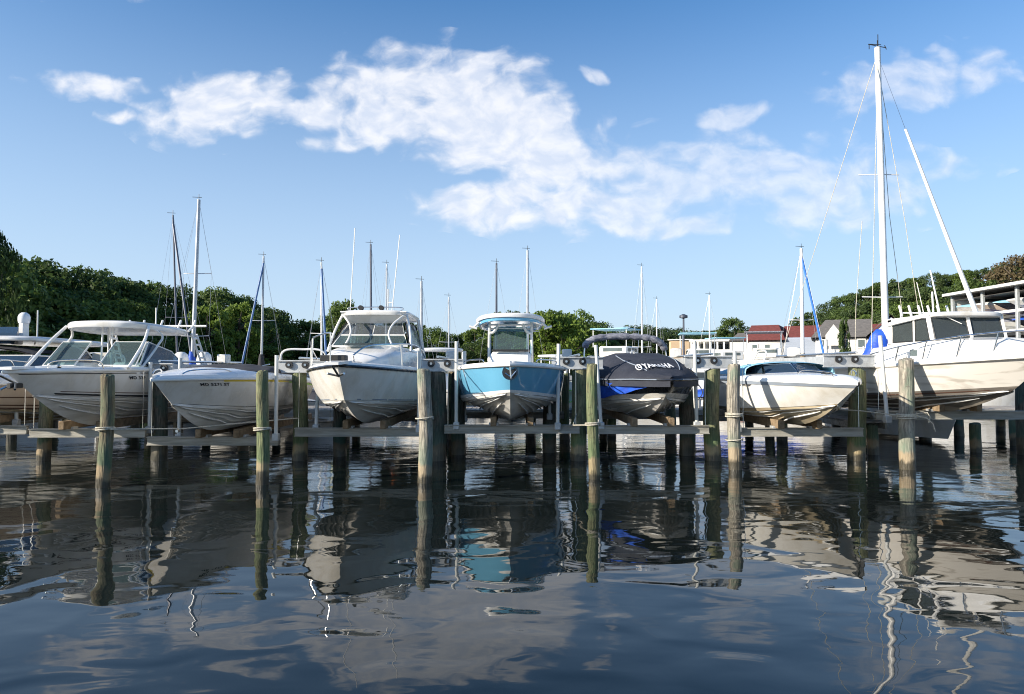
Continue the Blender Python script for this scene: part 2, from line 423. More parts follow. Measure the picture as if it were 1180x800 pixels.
def shore(x):
    xs = [-400, -90, -60, -40, -20, 0, 14, 22, 40, 60, 400]
    ys = [18, 20, 34, 47, 66, 80, 118, 100, 64, 50, 50]
    return float(np.interp(x, xs, ys))
def land_h(x, y):
    s = y - shore(x)
    t = max(0, min(1, (s + 1) / 3)); t = t * t * (3 - 2 * t)
    h = -1.6 + 2.3 * t
    if s > 0:
        h += min(s * .02, 1.2)
        k = max(0, min(1, (x - 28) / 60)) * max(0, min(1, (y - 82) / 45))
        h += 13 * k * k * (3 - 2 * k) if True else 0
    return h
def build_land():
    xs = sorted(set(list(np.arange(-120, 181, 3.0)) + list(np.linspace(-1500, -120, 12)) + list(np.linspace(180, 1500, 12))))
    ys = sorted(set(list(np.arange(14, 200, 3.0)) + list(np.linspace(200, 2500, 14))))
    rnd = random.Random(4)
    rows = [[(x, y, land_h(x, y) + rnd.uniform(-.08, .08)) for x in xs] for y in ys]
    m = mat('grassy_bank', (.06, .085, .025), .95, col2=(.13, .11, .06), ns=.5, amt=.8, bump=.8, bs=4, world=True)
    tag(MB().grid(rows).build('ground', m), 'low grassy bank and wooded hill beyond the creek', kind='structure')
build_land()

# ------------------------------------------------------------------ piles
def pile(x, y, top, r, mi, label, group, lean=(0, 0), seed=0, name='mooring_pile'):
    rnd = random.Random(seed)
    n = 18; zs = np.linspace(-1.6, top, 15)
    mb = MB(); rows = []
    ph = [rnd.uniform(0, 6.28) for _ in range(4)]
    for z in zs:
        t = (z + 1.6) / (top + 1.6)
        cx = lean[0] * (z) + .02 * math.sin(z * 2.1 + ph[0]); cy = lean[1] * z + .02 * math.sin(z * 1.7 + ph[1])
        row = []
        for k in range(n):
            th = 2 * math.pi * k / n
            rr = r * (1.06 - .12 * t) * (1 + .03 * math.sin(3 * th + ph[2] + z) + .02 * math.sin(5 * th + ph[3] - z * 2) + rnd.uniform(-.012, .012))
            row.append((cx + rr * math.cos(th), cy + rr * math.sin(th), z))
        rows.append(row)
    c = np.mean(rows[-1], axis=0)
    tx, ty = rnd.uniform(-.25, .25), rnd.uniform(-.2, .2)
    rows[-1] = [(v[0], v[1], v[2] + (v[0] - c[0]) * tx + (v[1] - c[1]) * ty) for v in rows[-1]]
    rows.append([(c[0] + (v[0] - c[0]) * .88, c[1] + (v[1] - c[1]) * .88, v[2] + .02 + rnd.uniform(-.015, .012)) for v in rows[-1]])
    rows.append([(c[0] + (v[0] - c[0]) * .3, c[1] + (v[1] - c[1]) * .3, top + .03 + rnd.uniform(-.02, .01)) for v in rows[-1]])
    mb.grid(rows, close=True); mb.f.append(tuple(len(mb.v) - n + k for k in range(n)))
    o = mb.build(name, PM[mi]); o.location = (x, y, 0)
    return tag(o, label, 'pile', group)

FR = [(-7.41, 12.7, 2.02, .135, 0, 'mossy brown pile in the water before the white hardtop boat', (.004, 0)),
      (-4.66, 13.0, 2.08, .130, 2, 'green-streaked pile in the water before the boat with a yellow stripe', (.0, 0)),
      (-1.65, 13.2, 2.12, .150, 1, 'pale cream pile between the walkaround cabin boat and the blue boat', (-.006, 0)),
      (1.59, 13.65, 2.22, .125, 2, 'slim mottled yellow-green pile right of the blue boat', (-.004, 0)),
      (4.75, 14.9, 2.22, .155, 1, 'thick pale grey pile left of the white runabout with cyan canvas', (.004, 0)),
      (8.48, 14.95, 2.34, .175, 1, 'thickest bark-edged front pile with loose white rope, before the workboat', (.002, 0))]
for i, (x, y, t, r, mi, lab, ln) in enumerate(FR):
    pile(x, y, t, r * .89, mi, lab, 'front row of mooring piles', ln, i)
SR = [(-11.0, 16.4, 1.75, .15, 0, 'second-row pile left of the white hardtop boat'),
      (-8.3, 16.4, 1.95, .18, 3, 'second-row pile between the hardtop boat and the yellow-striped boat'),
      (-5.0, 16.4, 2.02, .175, 2, 'green second-row pile between the yellow-striped boat and the walkaround'),
      (-1.75, 16.4, 2.05, .20, 3, 'thick dark green pile just behind the pale cream pile'),
      (1.58, 16.4, 2.10, .19, 2, 'sun-topped second-row pile behind the slim mottled pile'),
      (4.72, 16.4, 2.12, .19, 2, 'green second-row pile between the covered boat and the cyan-canvas runabout'),
      (8.12, 16.4, 2.15, .20, 2, 'mossy second-row pile between the cyan-canvas runabout and the workboat')]
for i, (x, y, t, r, mi, lab) in enumerate(SR):
    pile(x, y, t, r, mi, lab, 'second row of lift piles', (0, 0), 20 + i, 'lift_pile')
DK = [(-4.25, 17.2, 1.72, .16, 'dark short pile left of the walkaround cabin boat'),
      (-1.35, 17.5, 2.02, .18, 'dark pile behind the thick green pile, left of the blue boat'),
      (.98, 18.0, 1.75, .18, 'dark pile directly right of the blue boat'),
      (4.35, 17.4, 1.95, .19, 'dark pile at the right side of the covered boat'),
      (12.9, 17.5, 1.9, .2, 'dark pile under the right-hand edge of the workboat')]
for i, (x, y, t, r, lab) in enumerate(DK):
    pile(x, y, t, r, 3, lab, 'dark piles behind the second row', (0, 0), 40 + i, 'lift_pile')
# rear lift piles and the dock's own piles
k = 60
for x in (-14.2, -11.0, -8.2, -5.1, -1.8, 1.6, 4.8, 8.2, 12.6):
    pile(x, 21.2, 2.1 + .12 * math.sin(x * 3), .16, 2 if k % 2 else 0, 'rear lift pile standing against the dock', 'rear lift piles at the dock', (0, 0), k, 'lift_pile'); k += 1
for x in np.arange(-27.2, 28, 2.75):
    for yy in (22.3, 24.3):
        pile(x + .3 * math.sin(x * 5), yy, .66, .15, 3 if int(x * 7) % 3 else 2, 'short support pile under the dock walkway', 'support piles under the dock', (0, 0), k, 'dock_pile'); k += 1

# ropes tied round the front piles
def rope_loops(x, y, r, z, turns, label, tails=()):
    mb = MB(); pts = []
    for i in range(int(turns * 20) + 1):
        th = i / 20 * 2 * math.pi
        pts.append((x + (r + .012) * math.cos(th), y + (r + .012) * math.sin(th), z + .028 * i / 20 + .008 * math.sin(th * 1.3)))
    mb.tube(pts, .014, 6)
    for t in tails: mb.tube([Vector(p) for p in t], .012, 6)
    tag(mb.build('mooring_rope', ROPE), label, 'rope', 'ropes tied round piles')
rope_loops(-7.41, 12.7, .145, 1.03, 2, 'rope tied round the mossy brown pile', [[(-7.27, 12.62, 1.05), (-6.4, 13.6, .98), (-4.9, 15.9, 1.02)]])
rope_loops(-4.66, 13.0, .140, 1.0, 2, 'rope tied round the green-streaked pile')
rope_loops(-1.66, 13.2, .152, 1.2, 1, 'thin rope tied round the pale cream pile')
rope_loops(1.585, 13.65, .135, 1.04, 2, 'rope tied round the slim mottled pile', [[(1.46, 13.6, 1.05), (1.3, 14.8, .95), (1.5, 16.2, 1.1)]])
rope_loops(4.755, 14.9, .165, 1.12, 3, 'blue-white rope wound low on the thick pale grey pile')
rope_loops(4.755, 14.9, .165, .62, 1, 'lowest single loop of rope on the thick pale grey pile')
rope_loops(8.485, 14.95, .185, 1.08, 4, 'white rope with loose ends wound on the thickest front pile',
           [[(8.6, 14.77, 1.15), (8.78, 14.74, 1.1), (8.92, 14.75, .98), (8.97, 14.76, .82)], [(8.62, 14.77, 1.2), (8.8, 14.74, 1.22), (8.86, 14.75, 1.12), (8.83, 14.76, 1.0)],
            [(8.3, 14.95, 1.15), (7.7, 15.4, 1.22), (7.0, 15.8, 1.25)]])

# ------------------------------------------------------------------ dock
def build_dock():
    d = thing('dock', (0, 23.3, .66), 'long grey plank walkway running behind all the lifted boats', 'dock')
    rnd = random.Random(7)
    mb = MB()
    x = -29.0
    while x < 29:
        mb.box((x + .07, 0 + rnd.uniform(-.02, .02), .17 + rnd.uniform(-.004, .004)), (.135, 2.3, .04)); x += .148
    mb.build('decking', PLANK, d, smooth=False)
    mb = MB()
    for yy in (-1.06, 0, 1.06): mb.box((0, yy, .065), (58, .09, .16))
    mb.build('stringer', DKWOOD, d)
    mb = MB(); mb.box((0, -1.2, .07), (58, .05, .22)); mb.build('fascia', BEAM, d)
build_dock()

# ------------------------------------------------------------------ boat lifts
def boat_lift(cx, x0, x1, yf, yr, z, label, poles):
    """x0..x1 span of the cradle beams, z top of the beam; poles: (x, y, foot z, top z, lean)"""
    t = thing('boat_lift', (cx, yf, 0), label, 'boat lift', 'boat lifts along the dock')
    for yy in (0, yr - yf):
        mb = MB(); w = x1 - x0; xc = (x0 + x1) / 2 - cx
        mb.box((xc, yy, z - .095), (w, .09, .19)); mb.box((xc, yy, z - .008), (w, .16, .022)); mb.box((xc, yy, z - .182), (w, .16, .022))
        mb.build('cradle_beam', BEAM, t)
    for s in (-1, 1):
        mb = MB(); mb.box((s * .42, (yr - yf) / 2 + .1, z + .10), (.13, yr - yf + .9, .19)); mb.build('bunk', BUNK, t)
        for yy in (0, yr - yf):
            mb = MB(); mb.box((s * .42, yy, z + .02), (.22, .2, .06)); mb.build('bunk_bracket', GALV, t)
    for (xx, yy, z0, z1, lx) in poles:
        mb = MB(); mb.tube([(xx - cx, yy - yf, z0), (xx - cx + lx * (z1 - z0), yy - yf, z1)], .042, 12)
        p = mb.build('guide_pole', PVC, t)
        mb = MB(); mb.box((xx - cx, yy - yf, z0 + .04), (.14, .14, .16)); mb.build('pole_bracket', GALV, p)
    for xx in (x0 + .08, x1 - .08):
        for yy in (0, yr - yf):
            mb = MB(); mb.tube([(xx - cx, yy, z), (xx - cx, yy, 2.12)], .008, 5); mb.build('cable', STEEL, t)
    return t
LI = [(-12.7, -14.2, -11.05, 15.9, 20.6, .85, 'leftmost boat lift, under the cream striped boat', [(-12.1, 17.0, .8, 1.75, -.03), (-11.45, 17.0, .75, 1.2, 0)]),
      (-9.65, -11.0, -8.35, 15.9, 20.6, .78, 'boat lift under the white hardtop boat', [(-8.38, 16.1, .7, 2.3, 0)]),
      (-6.5, -8.2, -5.25, 15.7, 20.4, .62, 'lowest boat lift, under the yellow-striped boat', [(-7.62, 15.95, .55, 2.4, 0), (-5.22, 15.4, .6, 2.45, 0)]),
      (-3.3, -4.95, -1.95, 15.9, 20.6, .80, 'boat lift under the white walkaround cabin boat', [(-4.5, 16.0, .75, 2.05, .03), (-2.03, 15.2, .8, 2.6, 0)]),
      (0.0, -1.55, 1.55, 16.0, 20.8, .86, 'boat lift under the blue boat', [(-1.28, 16.0, .8, 2.78, 0), (-1.2, 17.6, .85, 2.6, 0), (1.04, 15.9, .8, 2.72, .015), (.95, 17.6, .9, 2.2, 0)]),
      (3.2, 1.72, 4.55, 16.1, 20.8, .84, 'boat lift under the covered navy boat', [(2.06, 16.1, .8, 2.7, -.06), (4.3, 16.2, .8, 2.8, -.02)]),
      (6.45, 5.2, 8.0, 15.9, 20.6, .80, 'boat lift under the runabout with cyan canvas', [(5.12, 15.8, .75, 2.55, -.03)]),
      (10.1, 8.35, 12.3, 16.0, 20.8, 1.18, 'rightmost boat lift, under the workboat', [(8.25, 15.3, 1.0, 2.88, -.07)])]
for a in LI: boat_lift(*a)

def lift_top(x, y, z, w, off, label):
    """overhead lift channel over a line of piles: end plate with two cable sheaves, channel running aft, drive pipe"""
    t = thing('lift_top_beam', (x, y, z), label, 'lift beam', 'overhead lift beams on the piles')
    mb = MB(); mb.box((off, -.12, .16), (w, .03, .26)); mb.box((off, -.145, .295), (w + .04, .07, .03)); mb.box((off, -.145, .03), (w + .04, .07, .03))
    mb.build('end_plate', GALV, t)
    for s in (-.26, .12):
        mb = MB(); mb.tube([(off + s, -.15, .2), (off + s, -.19, .2)], .085, 14); o = mb.build('sheave', RUB, t)
        mb = MB(); mb.tube([(off + s, -.19, .2), (off + s, -.205, .2)], .03, 8); mb.build('hub', STEEL, o)
    for s in (-.18, .18):
        mb = MB(); mb.box((s, 2.45, .17), (.07, 5.0, .24)); mb.build('channel', GALV, t)
    mb = MB(); mb.tube([(0, -.05, .36), (0, 4.9, .36)], .03, 8); mb.build('drive_pipe', STEEL, t)
    mb = MB(); mb.box((0, 3.6, .46), (.26, .36, .26)); mb.build('motor_housing', WPAINT, t)
for (x, z, w, off, lab) in [(-5.0, 2.04, 1.1, .05, 'overhead lift beam left of the walkaround cabin boat'),
                       (-1.75, 2.07, .95, .12, 'overhead lift beam left of the blue boat'), (1.58, 2.12, 1.2, -.05, 'overhead lift beam right of the blue boat'),
                       (4.72, 2.14, 1.1, -.12, 'overhead lift beam right of the covered boat'), (8.12, 2.17, 1.2, -.22, 'overhead lift beam left of the workboat'),
                       (-8.3, 1.97, .6, .05, 'overhead lift beam right of the white hardtop boat')]:
    lift_top(x, 16.4, z, w, off, lab)

# ------------------------------------------------------------------ hulls
class Hull:
    """loft between keel, chine and sheer; y runs aft from the bow, z up from the keel"""
    def __init__(s, L, B, Bc, zb, zs, mid=None, rake=.9, zc0=.8, zc1=.42, ps=.62, um=.6, flare=.3, yc=None, taper=.93, fore=.4, pc=.75):
        s.L, s.B, s.Bc, s.zb, s.zs, s.rake, s.zc0, s.zc1 = L, B, Bc, zb, zs, rake, zc0, zc1
        s.ps, s.um, s.flare, s.taper, s.fore, s.pc = ps, um, flare, taper, fore, pc
        s.mid = mid
        s.yc = yc if yc is not None else rake * .7
        s.us = [0, .004, .012, .025, .045, .07, .1, .14, .18, .23, .28, .34, .4, .48, .56, .65, .75, .87, 1.0]
    def plan(s, u, p):
        t = min(u / s.um, 1.0)
        w = math.sin(math.pi / 2 * t) ** p
        if u > s.um: w *= 1 - (1 - s.taper) * ((u - s.um) / (1 - s.um)) ** 2
        return w
    def sheer(s, u):
        m = s.mid if s.mid is not None else (s.zb + s.zs) / 2
        z = s.zb * (1 - u) * (1 - 2 * u) + 4 * m * u * (1 - u) + s.zs * u * (2 * u - 1)
        return Vector((s.B / 2 * s.plan(u, s.ps), s.L * u, z))
    def chine(s, u):
        z = s.zc1 + (s.zc0 - s.zc1) * max(0, 1 - u / .75) ** 2
        return Vector((s.Bc / 2 * s.plan(u, s.pc), s.yc + (s.L - s.yc) * u, z))
    def keel(s, u):
        k = max(0, 1 - u / s.fore)
        return Vector((0, s.yc + (s.L - s.yc) * u, s.zc0 * k ** 2.3))
    def side(s, u, v, off=0, sg=1):
        a, b = s.chine(u), s.sheer(u)
        k = .5 - s.flare * max(0, 1 - u / .8)
        c = Vector((a.x + (b.x - a.x) * k + (.04 if u > .02 else 0) * min(1, u * 3), (a.y + b.y) / 2, (a.z + b.z) / 2))
        p = a * (1 - v) ** 2 + c * 2 * v * (1 - v) + b * v * v
        if off:
            e = .01
            q = s.side(min(1, u + e), v) if u < .99 else s.side(u, v); q0 = s.side(max(0, u - e), v)
            w1 = s.side(u, min(1, v + e)); w0 = s.side(u, max(0, v - e))
            n = (w1 - w0).cross(q - q0)
            n = n.normalized() if n.length > 1e-9 else Vector((1, 0, 0))
            if n.x < 0: n = -n
            p = p + n * off
        return Vector((p.x * sg, p.y, p.z))
    def bottom(s, u, w, sg=1):
        a, b = s.keel(u), s.chine(u)
        k = min(1, u * 6)
        p = a.lerp(b, w); p.z -= .05 * math.sin(math.pi * w) * k * (-1 if u < .3 else .3)
        return Vector((p.x * sg, p.y, p.z))
    def bands(s, mats, parent, bottom_mat, strake=True, rub=None, rub_r=.035, rails=None):
        """mats: [(v0, v1, material, name)]"""
        for (v0, v1, m, nm) in mats:
            mb = MB(); n = max(2, int((v1 - v0) * 9) + 1)
            for sg in (1, -1):
                rows = [[s.side(u, v0 + (v1 - v0) * j / n, 0, sg) for j in range(n + 1)] for u in s.us]
                mb.grid(rows, flip=(sg > 0))
            if nm == 'hull':      # transom
                for sg in (1, -1):
                    tr = [[s.side(1, v0 + (v1 - v0) * j / n, 0, sg), Vector((0, s.L + .001, s.side(1, v0 + (v1 - v0) * j / n).z))] for j in range(n + 1)]
                    mb.grid(tr, flip=(sg > 0))
            mb.build(nm, m, parent, angle=50)
        mb = MB()
        prof = [0, .15, .30, .46, .48, .56, .70, .72, .80, .93, .95, 1.0]
        lift = {.48: -.045, .56: 0, .72: -.045, .80: 0, .93: -.02, .95: -.045, 1.0: -.01} if strake else {}
        for sg in (1, -1):
            rows = []
            for u in s.us:
                row = []
                for w in prof:
                    p = s.bottom(u, w, sg); k = min(1, u * 12) * (1 if u > .02 else 0)
                    p.z += lift.get(w, 0) * k * (1.0 if w > .6 else min(1, u * 3)); row.append(p)
                rows.append(row)
            mb.grid(rows, flip=(sg < 0))
            mb.grid([[s.bottom(1, w, sg) for w in (0, 1)], [Vector((0, s.L, .1)), Vector((0, s.L, s.zc1))]], flip=(sg > 0))
        bo = mb.build('bottom', bottom_mat, parent, angle=25)
        if strake:
            for w, i0 in ((.36, 6), (.62, 4), (.86, 2)):
                for sg in (1, -1):
                    mb = MB(); pts = []
                    for u in s.us[i0:-1]:
                        p = s.bottom(u, w, sg); p.z -= .028; pts.append(p)
                    mb.tube(pts, [.006] + [.019] * (len(pts) - 2) + [.01], 6); mb.build('strake', GEL2, bo)
        if rub:
            mb = MB()
            pts = [s.sheer(u) for u in s.us]
            path = [Vector((-p.x - .005, p.y, p.z - .01)) for p in reversed(pts[1:])] + [Vector((0, pts[0].y - .02, pts[0].z - .01))] + [Vector((p.x + .005, p.y, p.z - .01)) for p in pts[1:]]
            mb.tube(path, rub_r, 8); mb.build('rub_rail', rub, parent)
    def band(s, v0, v1, u0, u1, off, m, name, parent, sides=(1, -1), n=14):
        for sg in sides:
            mb = MB(); rows = []
            for i in range(n + 1):
                u = u0 + (u1 - u0) * i / n
                rows.append([s.side(u, v0, off, sg), s.side(u, v1, off, sg)])
            mb.grid(rows, flip=(sg > 0)); mb.build(name, m, parent)
    def deck(s, m, parent, cap=.16, sole=.5, u_open=(.25, 1.0), crown=.10, floor=None, capz=.05, name='deck'):
        """foredeck with crown where closed, coaming and sole where open"""
        mb = MB()
        def opened(u):
            if u_open is None: return 0
            a, b = u_open
            return max(0, min(1, (u - a) / .03)) * max(0, min(1, (b - u) / .03)) if b < 1 else max(0, min(1, (u - a) / .03))
        us = []
        for i in range(len(s.us) - 1):
            us += [s.us[i], (s.us[i] + s.us[i + 1]) / 2]
        us = sorted(set(us + [1.0] + ([u_open[0], u_open[0] + .03] if u_open else [])))
        rows = []
        for u in us:
            p = s.sheer(u); o = opened(u); x = p.x
            ins = min(cap, x * .55)
            cz = crown * min(1, x / (s.B * .4)) * (1 - o)
            xi = x - ins - .02 * min(1, x * 5)
            if o > .01:
                zl = p.z + capz - sole * o; v = 1.0
                while v > .05 and s.side(u, v).z > zl: v -= .05
                xi = max(.01, min(xi, s.side(u, max(0, v - .1)).x - .14))
            half = [(x, 0), (x - .02 * min(1, x * 8), capz * min(1, x * 10)), (x - ins, capz * min(1, x * 10) + .005 + cz * .25), (xi, capz * min(1, x * 10) - sole * o + cz * .4), (xi * .5, -sole * o + cz * .85 + capz), (0, -sole * o + cz + capz)]
            row = [Vector((a, p.y, p.z + b)) for a, b in half] + [Vector((-a, p.y, p.z + b)) for a, b in reversed(half[:-1])]
            rows.append(row)
        mb.grid(rows, flip=True)
        mb.add(rows[-1] + [Vector((0, s.L, s.sheer(1).z - sole))], [(i, i + 1, len(rows[-1])) for i in range(len(rows[-1]) - 1)])
        return mb.build(name, m, parent, angle=50)
    def text(s, body, size, u0, v0, m, parent, sg=1, flip=False, name='registration_number'):
        """lettering wrapped on the side; u grows aft"""
        hgt = (s.sheer(u0) - s.chine(u0)).length
        def fn(x, y):
            d = x if not flip else -x
            return s.side(max(0.01, u0 + d / s.L), v0 + y / hgt, .006, sg)
        return text_mesh(body, size, fn, name, m, parent)

def tube_part(name, paths, r, m, parent, n=8):
    mb = MB()
    for p in paths: mb.tube(p, r, n)
    return mb.build(name, m, parent)
def smooth_path(pts, n=6):
    pts = [Vector(p) for p in pts]; out = []
    for i in range(len(pts) - 1):
        p0 = pts[max(i - 1, 0)]; p1 = pts[i]; p2 = pts[i + 1]; p3 = pts[min(i + 2, len(pts) - 1)]
        for j in range(n):
            t = j / n
            out.append(.5 * ((2 * p1) + (p2 - p0) * t + (2 * p0 - 5 * p1 + 4 * p2 - p3) * t * t + (3 * p1 - p0 - 3 * p2 + p3) * t ** 3))
    out.append(pts[-1]); return out
def hardtop(name, m, parent, x, y0, y1, z0, z1, th=.09, crown=.08, n=10, e=3.0):
    """rounded-corner crowned slab"""
    mb = MB(); rows = []
    N_ = 40
    loop = []
    for k in range(N_):
        a = 2 * math.pi * k / N_
        c, sn = math.cos(a), math.sin(a)
        loop.append((math.copysign(abs(c) ** (2 / e), c), math.copysign(abs(sn) ** (2 / e), sn)))
    def pt(fx, fy, k, dz):
        yy = (y0 + y1) / 2 + fy * k * (y1 - y0) / 2; xx = fx * k * x
        zz = z0 + (z1 - z0) * (yy - y0) / (y1 - y0)
        return Vector((xx, yy, zz + dz + crown * (1 - (fx * k) ** 2) * (1 - .6 * (fy * k) ** 2)))
    for (k, dz) in ((.001, -.03), (.5, -.03), (.9, -.03), (.93, -.06), (.985, -.05), (1, -.01), (1, th * .5), (.97, th * .9), (.85, th), (.4, th), (.001, th)):
        rows.append([pt(fx, fy, k, dz) for fx, fy in loop])
    mb.grid(rows, close=True)
    return mb.build(name, m, parent, angle=35)
def pane(name, pts, m, parent, frame=None, r=.016, t=.006):
    mb = MB(); mb.plate(pts, t); o = mb.build(name, m, parent, smooth=False)
    if frame:
        P = [Vector(p) for p in pts]; mb = MB(); mb.tube(P + [P[0]], r, 6, caps=False); mb.build('frame', frame, o)
    return o
def outboard(parent, x, y, z, m=None, s=1.0):
    mb = MB()
    prof = [(.02, 0), (.17, .02), (.21, .15), (.22, .35), (.19, .52), (.10, .60), (.01, .61)]
    mb.lathe([(r * s, h * s) for r, h in prof], (x, y + .18, z), 14)
    mb.box((x, y + .16, z - .35 * s), (.13 * s, .24 * s, .75 * s)); mb.box((x, y + .22, z - .72 * s), (.26 * s, .36 * s, .03)); mb.box((x, y + .1, z - .86 * s), (.05, .2, .26))
    return mb.build('outboard_motor', m or WPAINT, parent)

# --- boat: hardtop dual console, far left of the row
def boat_hardtop():
    H = Hull(7.6, 2.6, 2.30, 1.30, 1.28, mid=1.34, rake=1.1, zc0=.84, zc1=.60, ps=.92, um=.5, flare=.12, fore=.42, pc=1.0)
    t = thing('motorboat', (-9.65, 13.2, .80), 'white dual-console boat with curved hardtop on pipe legs, on a lift at left', 'motorboat')
    H.bands([(0, .86, GEL, 'hull'), (.86, 1.0, GEL2, 'sheer_band')], t, BOT_W, rub=WPAINT, rub_r=.04)
    H.band(.855, .885, .02, 1, .004, LETTER, 'pinstripe', t); H.band(.03, .10, .06, 1, .004, LETTER, 'boot_stripe', t)
    H.band(.155, .185, .08, 1, .004, BRN, 'boot_stripe', t)
    H.deck(GEL2, t, cap=.20, sole=.34, u_open=(.2, 1), crown=.06)
    H.text('MD 33P', .13, .30, .66, LETTER, t, 1)
    # bow pulpit and anchor under it
    mb = MB(); mb.plate([(-.17, -.04, 1.33), (.17, -.04, 1.33), (.24, .5, 1.35), (-.24, .5, 1.35)], .05); mb.build('bow_pulpit', GEL2, t)
    a = tube_part('anchor', [[(0, -.25, 1.27), (0, .35, 1.05)], [(0, .3, 1.08), (.14, .1, .95)], [(0, .3, 1.08), (-.14, .1, .95)]], .022, STEEL, t)
    mb = MB(); mb.box((0, .30, 1.02), (.07, .35, .10)); mb.build('bow_roller', RUB, t)
    # windscreens of the two consoles
    for s in (-1, 1):
        x0, x1 = s * .28, s * 1.06
        mb = MB(); mb.box((s * .70, 3.3, 1.22), (.72, .7, .55)); mb.build('console', GEL2, t)
        pane('windscreen', [(x0, 2.55, 1.42), (x1, 2.65, 1.42), (x1 * .93, 3.25, 1.98), (x0, 3.2, 1.98)][::1 if s > 0 else -1], GL_T, t, WPAINT, .02)
        pane('side_window', [(s * 1.10, 2.75, 1.42), (s * 1.12, 4.9, 1.42), (s * 1.06, 4.3, 1.78), (s * 1.0, 3.3, 1.98)][::1 if s > 0 else -1], GL_B, t, WPAINT, .02)
        mb = MB(); mb.box((s * .62, 4.0, 1.18), (.5, .5, .5)); mb.box((s * .62, 4.25, 1.55), (.5, .12, .4)); mb.build('seat', VINYL, t)
        mb = MB(); mb.tube([(s * .62, 3.42, 1.55 + .18 * math.cos(a)) if False else (s * .62 + .17 * math.cos(a), 3.45 + .08 * math.sin(a), 1.58 + .15 * math.sin(a)) for a in np.linspace(0, 6.28, 16)], .014, 6) 
        if s > 0: mb.build('steering_wheel', RUB, t)
    hardtop('hardtop', GEL, t, 1.12, 2.95, 5.75, 2.34, 2.26, .10, .10)
    for s in (-1, 1):
        tube_part('hardtop_leg', [smooth_path([(s * 1.14, 2.2, 1.36), (s * 1.1, 2.9, 1.95), (s * .98, 3.35, 2.36)])], .035, WPAINT, t)
        tube_part('hardtop_leg', [smooth_path([(s * 1.14, 2.75, 1.36), (s * 1.12, 3.5, 1.9), (s * 1.1, 3.75, 2.15), (s * .95, 3.45, 2.36)])], .028, WPAINT, t)
        lad = [[(s * 1.1, 5.3, 2.28), (s * 1.16, 5.9, 1.33)], [(s * 1.1, 5.6, 2.28), (s * 1.16, 6.2, 1.33)]]
        for k_ in range(5):
            f = .12 + k_ * .18; lad.append([(s * (1.1 + .06 * f), 5.3 + .6 * f, 2.28 - .95 * f), (s * (1.1 + .06 * f), 5.6 + .6 * f, 2.28 - .95 * f)])
        tube_part('hardtop_leg', lad, .028, WPAINT, t)
    tube_part('rod_rack', [[(-1.0, 5.85, 2.52), (1.25, 5.85, 2.52)], [(-.9, 5.55, 2.36), (-.9, 5.85, 2.52)], [(.9, 5.55, 2.36), (.9, 5.85, 2.52)]] + [[(x, 5.8, 2.45), (x, 5.95, 2.68)] for x in (-.9, -.5, 0, .5, .9)], .028, WPAINT, t)
    tube_part('stern_light', [[(.3, 5.0, 2.4), (.3, 5.0, 2.95)]], .015, WPAINT, t)
    tube_part('bow_rail', [smooth_path([(s * .95, 1.6, 1.36), (s * .9, 1.4, 1.52), (s * .55, .6, 1.50), (s * .5, .5, 1.36)]) for s in (-1, 1)], .014, STEEL, t)
    tube_part('grab_post', [[(.12, 3.3, 1.0), (.12, 3.35, 2.36)], [(-.12, 3.3, 1.0), (-.12, 3.35, 2.36)], [(-.3, 3.9, 1.0), (-.3, 3.9, 2.36)]], .022, WPAINT, t)
    mb = MB(); mb.lathe([(.03, 0), (.045, .02), (.045, .05), (.02, .07)], (.55, .75, 1.36), 8); mb.build('cleat', STEEL, t)
    for s in (-.35, .35): outboard(t, s, 7.6, 1.25)
boat_hardtop()

# --- boat: bowrider with black cover and yellow/lime stripe
def boat_runabout_stripe():
    H = Hull(6.3, 2.45, 2.0, 1.17, .98, mid=1.15, rake=1.0, zc0=.72, zc1=.48, ps=1.05, um=.54, flare=.08, fore=.45, pc=1.1)
    t = thing('motorboat', (-6.5, 12.55, .78), 'white runabout with yellow and lime side stripe under a black cockpit cover', 'motorboat')
    H.bands([(0, 1.0, GEL, 'hull')], t, BOT_W, rub=WPAINT, rub_r=.03)
    H.band(.885, .95, .22, .62, .005, YEL, 'yellow_stripe', t); H.band(.86, .95, .62, 1, .005, LIME, 'lime_stripe', t)
    H.band(.955, .985, .05, 1, .005, BRN, 'pinstripe', t)
    H.deck(GEL2, t, cap=.1, u_open=None, crown=.16, capz=.07)
    H.text('MD 5271 ST', .115, .135, .74, LETTER, t, 1)
    # low moulded deck crown with swoosh, cockpit cover in humps
    rows = []
    for i in range(15):
        u = .36 + .60 * i / 14; p = H.sheer(u)
        hh = .26 * math.sin(math.pi * min(1, (i + .6) / 15)) ** .6 + .03 * math.sin(i * 1.7)
        w = p.x - .10
        rows.append([Vector((w * math.sin(a) * (1 if True else 0), p.y, p.z + .075 + hh * max(0, math.cos(a)) ** .55 + .012 * math.sin(a * 9 + i))) for a in np.linspace(-math.pi / 2, math.pi / 2, 17)])
    mb = MB(); mb.grid(rows, flip=False); mb.build('cockpit_cover', CANV_B, t, angle=70)
    H.band(.99, 1.0, .1, .8, .012, GREYST, 'deck_line', t)
    tube_part('bow_rail', [smooth_path([(s * .28, .55, 1.27), (s * .36, .8, 1.34), (s * .62, 1.5, 1.36), (s * .72, 1.8, 1.30)]) for s in (-1, 1)], .014, STEEL, t)
    H.text('2400', .12, .74, .78, LETTER, t, 1, name='model_lettering') if False else None
    mb = MB(); mb.tube([(0, .95, .16), (0, 1.03, .16)], .03, 8); mb.build('bow_eye', STEEL, t)
boat_runabout_stripe()

